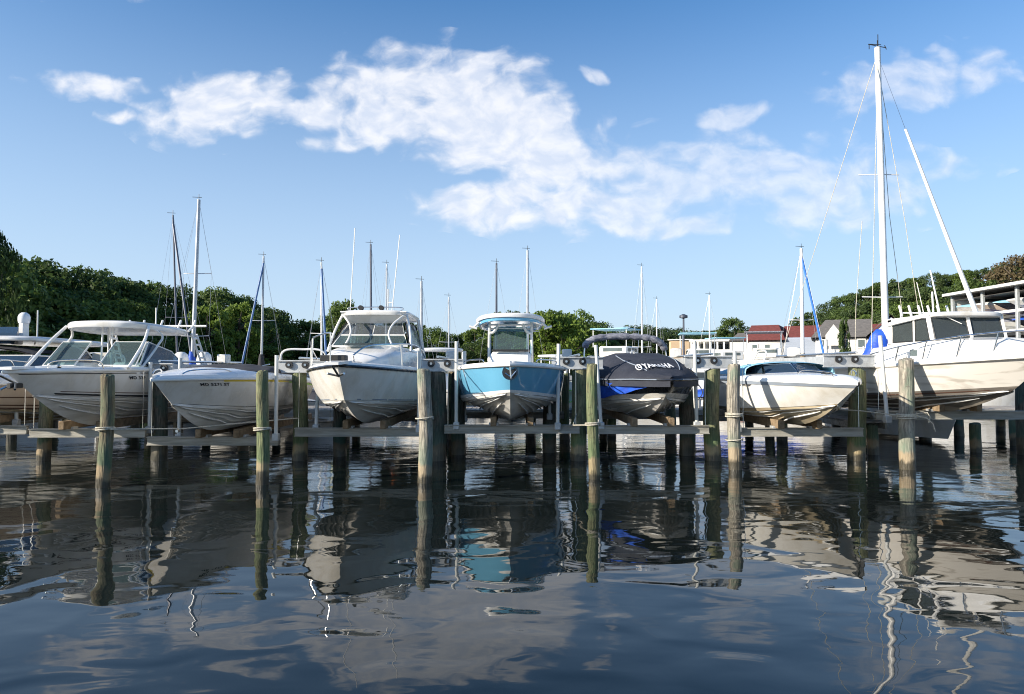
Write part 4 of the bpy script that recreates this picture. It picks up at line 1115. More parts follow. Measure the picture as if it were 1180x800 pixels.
# the tall one beside the workboat
big = sailboat(1022, 23.0, 50, 'tall white-masted sailboat with blue sail cover beside the workboat', m=MASTW, dia=.23, lean=-.012, spread=[.295, .64], L=9.0, boom=False, r_top=.8, stays=False)
def big_extra():
    zt = EYE + (HY - 50) * 23.0 / F
    W = [[(-.14, 0, zt - .2), (-2.6, 3.5, 1.3)], [(-.14, 0, zt - .3), (-1.75, -2.3, 1.4)], [(-.1, 0, zt - 1.0), (.22 + .0, .1, 7.3), (.95, .2, 1.3)], [(-.1, 0, zt - .9), (.75, .1, 7.0), (1.2, .2, 4.0), (1.25, .3, 1.3)],
         [(-.7, .1, 7.1), (-.95, .1, 4.2), (-1.0, .2, 1.3)]]
    tube_part('rigging', [[Vector(a), Vector(b)] for w in W for a, b in zip(w[:-1], w[1:])], .011, ROPE, big, 4)
    rnd = random.Random(5); rows = []
    for i in range(12):
        f = i / 11; z = 3.42 - 1.35 * f
        cx = -.02 - .14 * f; w = .20 + .36 * f ** .7; cxx = -.08 - .30 * f
        rows.append([Vector((cxx + w * math.cos(a) + .03 * math.sin(3 * a + i), .12 + (.18 + .35 * f) * math.sin(a), z + .05 * math.cos(a * 2))) for a in np.linspace(0, 2 * math.pi, 18)[:-1]])
    mb = MB(); mb.grid(rows, close=True, flip=True); mb.f.append(tuple(range(17))); mb.f.append(tuple(range(11 * 17, 12 * 17))[::-1])
    mb.build('sail_cover', TARP, big, angle=80)
    tube_part('wind_instrument', [[(-.12, 0, zt), (-.12, 0, zt + .45)], [(-.45, 0, zt + .12), (-.12, 0, zt + .05), (.15, 0, zt + .0)], [(-.42, 0, zt + .12), (-.42, 0, zt - .05)], [(.1, 0, zt + .08), (.16, 0, zt - .06)]], .014, RUB, big, 5)
big_extra()

# motor yacht with radar dome behind the left edge
def yacht():
    Y = 27.0; b = px(20, 425, Y)
    t = thing('motor_yacht', (b.x, Y, 0), 'flybridge yacht with radar dome and black bimini behind the left edge', 'motor yacht')
    H = Hull(11, 3.6, 3.2, 2.0, 1.5, mid=1.6, rake=1.8, zc0=.8, zc1=.2, ps=.55, um=.5, flare=.3)
    mb = MB()
    for sg in (1, -1): mb.grid([[H.side(u, v, 0, sg) + Vector((-1.2, -4, -.1)) for v in (0, .25, .5, .75, 1)] for u in H.us], flip=(sg > 0))
    mb.build('hull', GEL, t)
    mb = MB(); mb.grid([[Vector((-H.sheer(u).x - 1.2, H.sheer(u).y - 4, H.sheer(u).z - .1)), Vector((H.sheer(u).x - 1.2, H.sheer(u).y - 4, H.sheer(u).z - .1))] for u in H.us]); mb.build('deck', GEL2, t)
    mb = MB(); mb.box((-1.2, 1.5, 2.15), (2.8, 5, .95)); mb.build('cabin', GEL, t)
    for s in (-1, 1):
        mb = MB(); mb.box((-1.2 + s * 1.405, 1.2, 2.25), (.03, 3.6, .45)); mb.build('window', GL_B, t)
    hardtop('flybridge_deck', GEL, t, 1.6, -1.2, 4.6, 3.22, 3.15, .14, .08); t.children[-1].location.x = -1.1
    mb = MB(); mb.plate([(-2.6, -.6, 3.1), (.3, -.6, 3.1), (.1, -.1, 3.75), (-2.4, -.1, 3.75)], .03); mb.build('windscreen', GL_B, t)
    rows = []
    for i in range(9):
        f = i / 8; rows.append([Vector((-3.2 + 4.6 * f, -.8 + 2.2 * g, 2.80 + .30 * math.sin(math.pi * min(1, .15 + f * .85)) ** .6 + .10 * math.sin(g * 3.1))) for g in (0, .2, .5, .8, 1)])
    mb = MB(); mb.grid(rows); mb.grid([[v + Vector((0, 0, -.05)) for v in r] for r in rows], flip=True); o = mb.build('bimini', CANV_B, t); o.location = (.1, -.5, -.12)
    mb = MB(); mb.box((.02, .3, 3.6), (.18, .35, .7)); mb.box((-.25, .3, 3.35), (.3, .3, .5)); mb.build('radar_arch', WPAINT, t)
    mb = MB(); mb.lathe([(.08, -.05), (.19, 0), (.21, .09), (.21, .24), (.17, .34), (.09, .41), (.01, .42)], (.02, .3, 3.95), 18); mb.build('radar_dome', GEL2, t)
    mb = MB(); mb.box((-.55, .25, 3.66), (.95, .25, .25)); mb.build('radar_bar', GEL2, t)
    tube_part('horn_antenna', [[(.45, .3, 3.1), (.55, .3, 3.4), (.55, .3, 4.45)]], .025, WPAINT, t)
yacht()

# ------------------------------------------------------------------ background motorboats (prototypes then copies)
def far_boat(kind):
    L = {'cruiser': 9.0, 'runabout': 6.2, 'sedan': 8.0, 'trawler': 10.5, 'console': 7.0}[kind]
    t = thing('moored_boat', (0, 0, 0), '', 'motorboat', 'boats moored in the marina behind')
    H = Hull(L, L * .34, L * .30, L * .19, L * .13, mid=L * .14, rake=1.3, zc0=.6, zc1=.1, ps=.6, um=.5, flare=.3)
    off = Vector((0, -L * .5, -.05))
    mb = MB()
    for sg in (1, -1): mb.grid([[H.side(u, v, 0, sg) + off for v in (0, .3, .6, 1)] for u in H.us[::2]], flip=(sg > 0))
    mb.grid([[H.side(1, v, 0, 1) + off, H.side(1, v, 0, -1) + off] for v in (0, .3, .6, 1)], flip=True)
    mb.build('hull', GEL, t)
    mb = MB(); mb.grid([[Vector((-H.sheer(u).x, H.sheer(u).y, H.sheer(u).z + .03)) + off, Vector((0, H.sheer(u).y, H.sheer(u).z + .15)) + off, Vector((H.sheer(u).x, H.sheer(u).y, H.sheer(u).z + .03)) + off] for u in H.us[::2]]); mb.build('deck', GEL2, t)
    z0 = L * .14
    if kind in ('cruiser', 'sedan', 'trawler'):
        w = L * .13; cab = 1.05 if kind != 'trawler' else 1.3
        rows = [[(-w * a, y, z0 - .1), (-w * .96 * a, y + .1, z0 + cab * h), (0, y + .1, z0 + cab * h + .06), (w * .96 * a, y + .1, z0 + cab * h), (w * a, y, z0 - .1)] for y, a, h in ((-L * .3, .5, .2), (-L * .2, .8, .45), (-L * .10, 1, 1), (L * .22, 1, 1), (L * .24, 1, .05))]
        mb = MB(); mb.grid(rows); mb.build('cabin', GEL, t, angle=30)
        for s in (-1, 1):
            mb = MB(); mb.box((s * w * .99, L * .06, z0 + cab * .66), (.03, L * .24, .34)); mb.build('window', GL_D, t)
        mb = MB(); mb.plate([(-w * .8, -L * .185, z0 + cab * .55), (w * .8, -L * .185, z0 + cab * .55), (w * .85, -L * .118, z0 + cab * .95), (-w * .85, -L * .118, z0 + cab * .95)], .03); mb.build('windscreen', GL_D, t)
        if kind == 'trawler':
            mb = MB(); mb.box((0, L * .05, z0 + cab + .5), (w * 1.7, L * .18, .7)); mb.build('flybridge', GEL, t)
            mb = MB(); mb.box((0, L * .05, z0 + cab + .62), (w * 1.72, L * .13, .26)); mb.box((0, L * .05, z0 + cab + .62), (w * 1.3, L * .183, .26)); mb.build('flybridge_window', GL_D, t)
            mb = MB(); mb.box((0, L * .07, z0 + cab + 2.0), (w * 1.9, L * .25, .07)); mb.build('bimini', CANV_C, t)
            for e in (-1, 1): tube_part('bimini_frame', [[(-w * .85, L * (.07 + e * .11), z0 + cab + .8), (-w * .85, L * (.07 + e * .11), z0 + cab + 1.98), (w * .85, L * (.07 + e * .11), z0 + cab + 1.98), (w * .85, L * (.07 + e * .11), z0 + cab + .8)]], .025, ALU, t, 5)
        else:
            tube_part('radar_arch', [smooth_path([(-w, L * .2, z0 + .6), (-w * .9, L * .15, z0 + cab + .7), (0, L * .15, z0 + cab + .85), (w * .9, L * .15, z0 + cab + .7), (w, L * .2, z0 + .6)])], .045, GEL, t)
    elif kind == 'runabout':
        w = L * .15
        mb = MB(); mb.grid([[(w * math.sin(a), y, z0 + .03 + h * max(0, math.cos(a)) ** .6) for a in np.linspace(-1.57, 1.57, 9)] for y, h in ((-L * .22, .02), (-L * .12, .35), (0, .5), (L * .2, .4), (L * .45, .15))]); mb.build('cover', CANV_B, t, angle=70)
    else:
        w = L * .10
        mb = MB(); mb.box((0, 0, z0 + .4), (w * 1.4, .9, 1.1)); mb.build('console', GEL2, t)
        hardtop('t_top', GEL2, t, w * 1.5, -1.0, 1.2, z0 + 1.95, z0 + 1.95, .07, .06)
        tube_part('t_top_leg', [[(s * w, e * .6, z0), (s * w, e * .6, z0 + 1.95)] for s in (-1, 1) for e in (-1, 1)], .035, ALU, t, 6)
    tube_part('bow_rail', [smooth_path([(s * .1, -L * .48, z0 + 1.2), (s * L * .11, -L * .33, z0 + 1.05), (s * L * .15, -L * .15, z0 + .7)]) for s in (-1, 1)], .02, STEEL, t, 5)
    return t
FB = {k_: far_boat(k_) for k_ in ('cruiser', 'runabout', 'sedan', 'trawler', 'console')}
def recolour(t, m, parts=('hull',)):
    for ch in t.children:
        if ch.name.split('.')[0] in parts:
            ch.data = ch.data.copy(); ch.data.materials[0] = m
used = set()
MB_LIST = [  # kind, bearing px, distance, yaw, label, hull material, canvas material
    ('sedan', 342, 30, 4, 'white sedan cruiser with blue windows right of the yellow-striped boat', None, None),
    ('runabout', 262, 29, 30, 'low boat with black cover behind the yellow-striped boat', None, None),
    ('runabout', 238, 40, 60, 'blue-hulled covered boat at the foot of the tall pale mast', MASTB, CANV_B),
    ('runabout', 372, 27, -20, 'small boat with black cover half hidden behind the walkaround cabin boat', None, CANV_B),
    ('console', 396, 42, 20, 'T-top boat beyond the dock left of the walkaround cabin boat', None, None),
    ('sedan', 462, 48, 12, 'white sedan cruiser between the walkaround and the cream pile', None, None),
    ('cruiser', 545, 45, 80, 'white cruiser lying broadside left behind the blue boat', None, None),
    ('console', 640, 44, -30, 'T-top boat beyond the dock right of the blue boat', None, None),
    ('trawler', 722, 46, 60, 'trawler with canvas top behind the covered boat, left of centre', None, None),
    ('cruiser', 756, 40, 75, 'white cruiser broadside right behind the covered boat', None, None),
    ('cruiser', 700, 56, 50, 'white cruiser farther off behind the covered boat', None, None),
    ('trawler', 815, 52, 80, 'trawler with pale canvas top before the long white boat shed', None, CANV_C),
    ('trawler', 845, 60, 95, 'cyan-topped trawler just left of the red-roofed building', None, CANV_C),
    ('runabout', 852, 31, 60, 'small boat with blue tarpaulin behind the thick grey pile', None, TARP),
    ('sedan', 826, 33, 85, 'white sedan seen between two piles right of the covered boat', None, None),
    ('trawler', 893, 50, 70, 'trawler with grey bimini below the red roof', None, CANV_G),
    ('cruiser', 905, 40, 85, 'red-hulled cruiser below the red-roofed building', RED, None),
    ('runabout', 870, 44, 100, 'maroon-covered runabout below the red-roofed building', None, BRN),
    ('runabout', 948, 29, 75, 'boat with blue tarpaulin right of the blue furled jib', None, TARP),
    ('cruiser', 975, 46, 95, 'white cruiser broadside below the grey-roofed house', None, None),
    ('sedan', 1012, 52, 100, 'white sedan cruiser by the gable of the grey-roofed house', None, TARP),
    ('runabout', 955, 60, 90, 'far runabout with blue tarpaulin below the grey-roofed house', None, TARP),
    ('cruiser', 20, 36, 40, 'white cruiser behind the radar-dome yacht at the left edge', None, None),
    ('sedan', 120, 38, 30, 'white sedan cruiser behind the hardtop boat', None, None),
    ('console', 505, 30, 15, 'T-top boat directly behind the cream pile', None, None),
    ('cruiser', 1090, 34, 70, 'white cruiser seen under the workboat hull', None, None)]
for (kd, x, Y, yaw, lab, hm, cm) in MB_LIST:
    t = FB[kd] if kd not in used else copy_tree(FB[kd]); 
    if kd in used: pass
    used.add(kd)
    t.location = ((x - 590) * Y / F, Y, 0); t.rotation_euler = (0, 0, R(yaw)); t['label'] = lab
    if hm and Y < 1e9: REC = (t, hm, ('hull',)); recolour(*REC)
    if cm: recolour(t, cm, ('cover', 'bimini'))

# ------------------------------------------------------------------ dockside clutter
def dock_box(x, m, label):
    t = thing('dock_box', (x, 23.9, .86), label, 'dock box', 'storage boxes on the dock')
    mb = MB(); mb.box((0, 0, .25), (1.1, .5, .5)); mb.build('body', m, t)
    mb = MB(); mb.box((0, 0, .53), (1.16, .56, .08)); mb.build('lid', m, t)
dock_box(1.35, WPAINT, 'white dock box right of the blue boat'); dock_box(-2.2, WPAINT, 'white dock box behind the cream pile'); dock_box(8.8, WPAINT, 'white dock box behind the workboat pile')
def pedestal(x, label):
    t = thing('power_pedestal', (x, 22.9, .86), label, 'power pedestal', 'power pedestals on the dock')
    mb = MB(); mb.box((0, 0, .45), (.22, .2, .9)); mb.build('post', WPAINT, t)
    mb = MB(); mb.box((0, 0, .98), (.28, .26, .16)); mb.build('lamp_head', GALV, t)
pedestal(-5.7, 'white power pedestal left of the walkaround cabin boat'); pedestal(1.9, 'white power pedestal right of the blue boat'); pedestal(5.0, 'white power pedestal right of the covered boat')
def hose_coil(x, z, y, label, m):
    mb = MB(); pts = [(.17 * math.cos(a) * (1 + .05 * math.sin(a * .37)), -.02 * (a / 6.28), .19 * math.sin(a)) for a in np.linspace(0, 6.28 * 5, 80)]
    mb.tube(pts, .016, 6); o = mb.build('hose_coil', m); o.location = (x, y, z); tag(o, label, 'hose', 'coiled hoses on the dock')
hose_coil(1.9, 1.25, 22.76, 'green hose coiled on the power pedestal right of the blue boat', LIME)
hose_coil(-5.7, 1.25, 22.76, 'yellow shore-power cord coiled on the pedestal left of the walkaround', YEL)
hose_coil(5.0, 1.25, 22.76, 'blue hose coiled on the pedestal right of the covered boat', MASTB)
for (x, y, lab) in ((-3.9, 23.0, 'orange bucket on the dock left of the walkaround cabin boat'), (6.1, 22.9, 'white bucket on the dock behind the cyan-canvas runabout')):
    mb = MB(); mb.lathe([(.11, 0), (.14, .30), (.15, .32), (.13, .32), (.10, .05)], (0, 0, 0), 14)
    o = mb.build('bucket', WPAINT if x > 0 else mat('orange_plastic', (.7, .18, .03), .4)); o.location = (x, y, .86); tag(o, lab, 'bucket')
# tall white posts on the docks beyond
for (x, Y, tp_, lab) in ((952, 26, 392, 'white dock post, left one of the pair behind the cyan-canvas runabout'), (961.5, 26, 404, 'white dock post, right one of the pair behind the cyan-canvas runabout'),
                         (799, 25, 398, 'white dock post right of the covered boat'), (652, 25, 408, 'white dock post right of the blue boat'), (534, 24.5, 407, 'white dock post left of the blue boat'),
                         (113, 26, 418, 'white dock post behind the hardtop boat')):
    p = px(x, tp_, Y); mb = MB(); mb.tube([(0, 0, -.4), (0, 0, p.z)], .06, 10); mb.tube([(0, 0, p.z), (0, 0, p.z + .04)], [.075, .03], 10)
    o = mb.build('dock_post', PVC); o.location = (p.x, Y, 0); tag(o, lab, 'post', 'white posts on the docks')
# second dock behind
def dock2(x0, x1, Y, label):
    t = thing('dock', ((x0 + x1) / 2, Y, .5), label, 'dock', 'docks beyond the first')
    w = x1 - x0
    mb = MB(); mb.box((0, 0, .1), (w, 1.6, .12)); mb.build('decking', PLANK, t)
    x = -w / 2 + .5
    while x < w / 2:
        mb = MB(); mb.tube([(x, -.9, -1.8), (x, -.9, 1.4 + .25 * math.sin(x * 9))], .14, 10); mb.build('pile', PM[0], t); x += 4.2
dock2(-34, 20, 49, 'plank dock among the sailboats in mid creek'); dock2(16, 44, 43, 'plank dock below the red-roofed building')
# low finger pier with pale plank left of the workboat
def finger():
    t = thing('catwalk', (9.0, 19.3, .78), 'narrow pale catwalk beside the workboat', 'catwalk')
    mb = MB()
    for i in range(30): mb.box((0, -1.9 + i * .13, .04), (.75, .115, .035))
    mb.build('decking', PLANK, t, smooth=False)
    for s in (-1, 1):
        mb = MB(); mb.box((s * .33, 0, -.06), (.06, 3.9, .15)); mb.build('stringer', BEAM, t)
finger()
for (x, Y, lab) in ((9.05, 17.5, 'tan catwalk pile left of the workboat pile'), (12.0, 18.0, 'tan pile seen under the workboat'), (14.1, 19.5, 'tan pile at the right frame edge')):
    pile(x, Y, .72, .14, 0, lab, 'catwalk piles by the workboat', (0, 0), int(x * 10), 'dock_pile')

# lamp posts
def lamp(x, Y, tp_, label):
    p = px(x, tp_, Y); g = land_h(p.x, Y) if Y > shore(p.x) else -1
    t = thing('street_lamp', (p.x, Y, g), label, 'street lamp', 'lamps along the marina')
    mb = MB(); mb.tube([(0, 0, 0), (0, 0, p.z - g - .4)], [.14, .09], 8); mb.build('pole', MASTD, t)
    mb = MB(); mb.lathe([(.12, 0), (.42, .08), (.42, .3), (.1, .45)], (0, 0, p.z - g - .45), 10); mb.build('lamp_head', MASTD, t)
lamp(788, 70, 362, 'dark lamp post against the sky right of the covered boat')

# ------------------------------------------------------------------ buildings
SIDING = mat('white_siding', (.62, .60, .57), .7, col2=(.5, .48, .44), ns=3, amt=.5, stretch=(.3, .3, 8))
MAROON = mat('red_shingle', (.13, .028, .026), .8, col2=(.075, .02, .018), ns=3, amt=.8, stretch=(1, 1, 5), bump=.6, bs=12)
GREYSH = mat('grey_shingle', (.17, .155, .14), .9, col2=(.09, .085, .08), ns=4, amt=.8, stretch=(1, 1, 4), bump=.6, bs=12)
SHADED_SIDING = mat('shaded_siding', (.27, .31, .38), .7, ns=3, amt=.5, stretch=(.3, .3, 8))  # shade on the white wall, put into the siding colour
TANW = mat('tan_siding', (.46, .34, .22), .8, ns=3, amt=.4, stretch=(6, 6, .3))
def bwin(t, x, y, z, w, h, nx=0, m=GL_D, name='window'):
    mb = MB(); s = (w + .16, .08, h + .16) if not nx else (.08, w + .16, h + .16); mb.box((x, y, z), s); o = mb.build(name, WPAINT, t)
    d = .03
    c = (x, y - d, z) if not nx else (x - d, y, z)
    mb = MB(); mb.box(c, (w, .06, h) if not nx else (.06, w, h)); mb.build('pane', DARKG if m is None else m, o)
def red_building():
    Y = 76; a = px(860, 415, Y); w = 96 * Y / F; g = .75
    t = thing('building', (a.x, Y, g), 'white marina building with sloping dark red mansard roof', 'building', rz=R(-27))
    zt = EYE + (HY - 375) * Y / F - g; ze = EYE + (HY - 392.5) * Y / F - g
    w1 = 40 * Y / F
    mb = MB(); mb.box((w1 / 2, 4, ze / 2), (w1, 8, ze)); mb.box((w1 + 6, 6.5, ze / 2 - .1), (12, 10, ze)); mb.build('wall', SIDING, t)
    mb = MB(); mb.box((w1 + 3.0, 2.0, ze - 1.0 + .2), (6.0, 3.6, 2.1)); mb.build('shaded_face', SHADED_SIDING, t)  # block painted blue-grey for the building's side in shade
    mb = MB()
    def mans(x0, x1, y0, y1, za, zb, ins):
        P = [(x0 - .25, y0 - .3, za), (x1 + .25, y0 - .3, za), (x1 + .25, y1, za), (x0 - .25, y1, za), (x0 + ins, y0 + ins, zb), (x1 - ins, y0 + ins, zb), (x1 - ins, y1 - ins, zb), (x0 + ins, y1 - ins, zb)]
        mb.add(P, [(3, 2, 1, 0), (0, 1, 5, 4), (1, 2, 6, 5), (2, 3, 7, 6), (3, 0, 4, 7), (4, 5, 6, 7)])
    mans(0, w1, 0, 8, ze, zt, .5); mans(w1 - .6, w1 + 12, .9, 11.5, ze - .1, zt - .12, .6)
    mb.build('roof', MAROON, t, smooth=False)
    for x in (.9, 2.2): bwin(t, x, -.05, ze - .75, .5, .55)
    for x in (.6,): 
        mb = MB(); mb.box((x + .1, -.04, 1.1), (.9, .07, 2.1)); mb.build('door', GREYST, t)
    bwin(t, 2.3, -.05, 1.3, .9, .6)
    for x in (w1 + 7, w1 + 9.5): bwin(t, x, 1.45, ze - .9, .8, .8)
    mb = MB()
    for k_ in range(5): mb.tube([(w1 + .3 + k_ * 1.4, .3, 0), (w1 + .3 + k_ * 1.4, .3, ze - 2)], .08, 6)
    mb.build('porch_post', WPAINT, t)
red_building()
def house():
    Y = 66; a = px(940, 420, Y); g = .7
    t = thing('house', (a.x, Y, g), 'cream gabled house with grey shingle roof and pale blue gable', 'house', rz=R(-24))
    k = Y / F; W = 96 * k; D = 8.0
    ze = EYE + (HY - 388) * k - g; zr = EYE + (HY - 366) * k - g
    xg = 60 * k
    mb = MB(); mb.box((xg / 2, D / 2, ze / 2), (xg, D, ze)); mb.build('wall', SIDING, t)
    # gable wing to the right facing the water
    gx0, gx1 = xg - .4, W; gm = (gx0 + gx1) / 2
    mb = MB(); P = [(gx0, -1, 0), (gx1, -1, 0), (gx1, -1, ze), (gm, -1, zr - .2), (gx0, -1, ze)]
    mb.plate(P, .15); mb.box(((gx0 + gx1) / 2, 3.3, ze / 2), (gx1 - gx0 - .05, 8.0, ze)); mb.build('gable_wall', mat('pale_siding', (.52, .56, .62), .7, ns=2, stretch=(.3, .3, 9)), t, smooth=False)
    mb = MB()
    mb.add([(-.4, -.4, ze - .1), (xg, -.4, ze - .1), (xg, D / 2, zr), (.9, D / 2, zr), (-.4, D + .4, ze - .1), (xg, D + .4, ze - .1)], [(0, 1, 2, 3), (3, 2, 5, 4), (0, 3, 4)])
    mb.add([(gx0 - .35, -1.4, ze - .15), (gm, -1.4, zr + .02), (gm, 7.5, zr + .02), (gx0 - .35, 7.5, ze - .15), (gx1 + .35, -1.4, ze - .15), (gx1 + .35, 7.5, ze - .15)], [(0, 1, 2, 3), (1, 4, 5, 2)])
    mb.build('roof', GREYSH, t, smooth=False)
    # dormer with white gable
    dx = 19 * k
    mb = MB(); mb.plate([(dx - .7, -.55, ze - .9), (dx + .7, -.55, ze - .9), (dx + .7, -.55, ze + .1), (dx, -.55, ze + 1.1), (dx - .7, -.55, ze + .1)], .12); mb.build('dormer', SIDING, t, smooth=False)
    for x in (.7, 2.5, 3.9): bwin(t, x, -.05, ze - .7, .55, .7)
    bwin(t, gm, -1.05, ze * .55, 1.3, 1.0)
    mb = MB(); mb.lathe([(.02, 0), (.28, .02), (.28, .06), (.02, .08)], (gm, -1.1, ze + .2), 14); mb.build('gable_vent', GREYST, t)
    for x in (.4, 2.2, 4.0): 
        mb = MB(); mb.tube([(x, -1.6, 0), (x, -1.6, ze - 1)], .07, 6); mb.build('porch_post', WPAINT, t)
house()
def shed():
    Y = 92; a = px(797, 420, Y); g = .3
    t = thing('boat_shed', (a.x, Y, g), 'long low white open-sided boat shed left of the red-roofed building', 'boat shed', rz=R(-16))
    k = Y / F; W = 50 * k; z2 = EYE + (HY - 393) * k - g; z1 = EYE + (HY - 405) * k - g
    mb = MB(); mb.box((W / 2, 2, z2), (W + .6, 6, .28)); mb.box((W / 2, 2, z1), (W, 6, .4)); mb.build('roof', WPAINT, t)
    mb = MB(); mb.box((W / 2, 4.8, z2 / 2), (W, .2, z2 - .1)); mb.build('wall', SIDING, t)
    for i in range(8):
        mb = MB(); mb.box((W * i / 7, -.8, z2 / 2), (.22, .2, z2)); mb.build('post', WPAINT, t)
    for i in range(7):
        mb = MB(); mb.box((W * (i + .5) / 7, 4.66, (z1 + z2) / 2), (W / 7 * .65, .08, .8)); mb.build('window', GL_D, t)
shed()
def small_house():
    Y = 82; a = px(842, 420, Y); g = .5; k = Y / F; W = 20 * k
    t = thing('shed', (a.x, Y, g), 'small grey-roofed shed left of the red-roofed building', 'shed', rz=R(-20))
    ze = EYE + (HY - 393) * k - g; zr = EYE + (HY - 383) * k - g
    mb = MB(); mb.box((W / 2, 2, ze / 2), (W, 5, ze)); mb.build('wall', SIDING, t)
    mb = MB(); mb.add([(-.2, -.8, ze), (W + .2, -.8, ze), (W + .2, 2, zr), (W * .4, 2, zr), (-.2, 4.8, ze), (W + .2, 4.8, ze)], [(0, 1, 2, 3), (3, 2, 5, 4), (0, 3, 4), (1, 5, 2)]); mb.build('roof', GREYSH, t, smooth=False)
    bwin(t, W * .5, -.55, ze * .6, .7, .6)
small_house()
def tan_house():
    Y = 130; a = px(771, 420, Y); g = 1.0; k = Y / F; W = 25 * k
    t = thing('warehouse', (a.x, Y, g), 'plain tan metal building beyond the lamp post', 'warehouse', rz=R(-16))
    zt = EYE + (HY - 392) * k - g
    mb = MB(); mb.box((W / 2, 4, zt / 2), (W, 8, zt)); mb.build('wall', TANW, t)
    mb = MB(); mb.box((W / 2, 4, zt + .05), (W + .5, 8.4, .2)); mb.build('roof', WPAINT, t)
    mb = MB(); mb.box((W * .3, -.05, 1.3), (2, .1, 2.6)); mb.build('door', GREYST, t)
tan_house()

# dry-stack boat rack on the right
def rack():
    X = 45.5; Y0, Y1 = 44.0, 71.5; g = .8; zt = 9.75
    t = thing('boat_rack', (X, Y0, g), 'tall open steel boat rack with a flat pale roof at the right edge', 'boat rack')
    L_ = Y1 - Y0; D = 9.0
    mb = MB(); mb.box((D / 2 - .3, L_ / 2, zt - g + .0), (D + 1, L_ + 1, .28)); mb.build('roof', WPAINT, t)
    mb = MB(); mb.box((D / 2, L_ / 2, zt - g - .6), (D, L_, .06)); mb.build('ceiling', DARKG, t)
    mb = MB(); mb.box((D + .1, L_ / 2, (zt - g) / 2), (.15, L_, zt - g - .3)); mb.build('rear_wall', DARKG, t)
    mb = MB(); mb.box((D / 2, L_ + .1, (zt - g) / 2), (D, .12, zt - g - .3)); mb.build('end_wall', SIDING, t)
    ny = 6
    for i in range(ny + 1):
        for xx in (0, D - .4):
            mb = MB(); mb.box((xx, L_ * i / ny, (zt - g) / 2), (.28, .28, zt - g - .2)); mb.build('column', GALV, t)
    levels = [1.0, 2.9, 4.8, 6.6]
    for z in levels:
        for xx in (-.05, D * .5):
            mb = MB(); mb.box((xx, L_ / 2, z), (.14, L_, .26)); mb.build('shelf_beam', WPAINT, t)
        for i in range(ny * 2):
            pass
    rnd = random.Random(12)
    cols = [GEL, GEL2, GEL, MASTB, CREAM, GEL2, RED, NAVY]
    covs = [None, CANV_B, TARP, None, CANV_G, GEL2, CANV_C]
    names = ['white', 'cool white', 'white', 'blue', 'cream', 'pale', 'red', 'black']
    proto = {}
    cn = {0: 'uncovered deck', 1: 'black cover', 2: 'blue tarpaulin', 3: 'open deck', 4: 'grey cover', 5: 'white shrink wrap', 6: 'cyan cover'}
    for li, z in enumerate(levels):
        for i in range(ny * 2):
            hc = rnd.randrange(len(cols)); cc = rnd.randrange(1, len(covs))
            if covs[cc] is None: cc = 5
            key = (hc, cc)
            lab = '%s-hulled boat with %s stored bow-out in the steel rack' % (names[hc], cn[cc])
            if key not in proto:
                o = thing('stored_boat', (0, 0, 0), lab, 'motorboat', 'boats stored in the rack: ' + names[hc] + ', ' + cn[cc])
                H = Hull(6.4, 2.0, 1.7, .85, .72, rake=1.0, zc0=.5, zc1=.25, flare=.2)
                mb = MB(); T = Matrix.Rotation(R(-90), 3, 'Z')
                for sg in (1, -1): mb.grid([[T @ H.side(u, v, 0, sg) for v in (0, .5, 1)] for u in H.us[::2]], flip=(sg > 0)); mb.grid([[T @ H.bottom(u, w, sg) for w in (0, .5, 1)] for u in H.us[::2]], flip=(sg < 0))
                mb.build('hull', cols[hc], o)
                mb = MB(); mb.grid([[T @ Vector((H.sheer(u).x * math.sin(a), H.sheer(u).y, H.sheer(u).z + .01 + .45 * math.sin(math.pi * min(1, u + .02)) ** .7 * max(0, math.cos(a)) ** .7)) for a in np.linspace(-1.57, 1.57, 9)] for u in H.us[::2]]); mb.build('cover', covs[cc], o, angle=70)
                proto[key] = o
            else: o = copy_tree(proto[key])
            o.location = (X + .1 + rnd.uniform(-.5, .2), Y0 + L_ * (i + .5) / (ny * 2), g + z + .13); o.rotation_euler = (0, 0, 0)
rack()

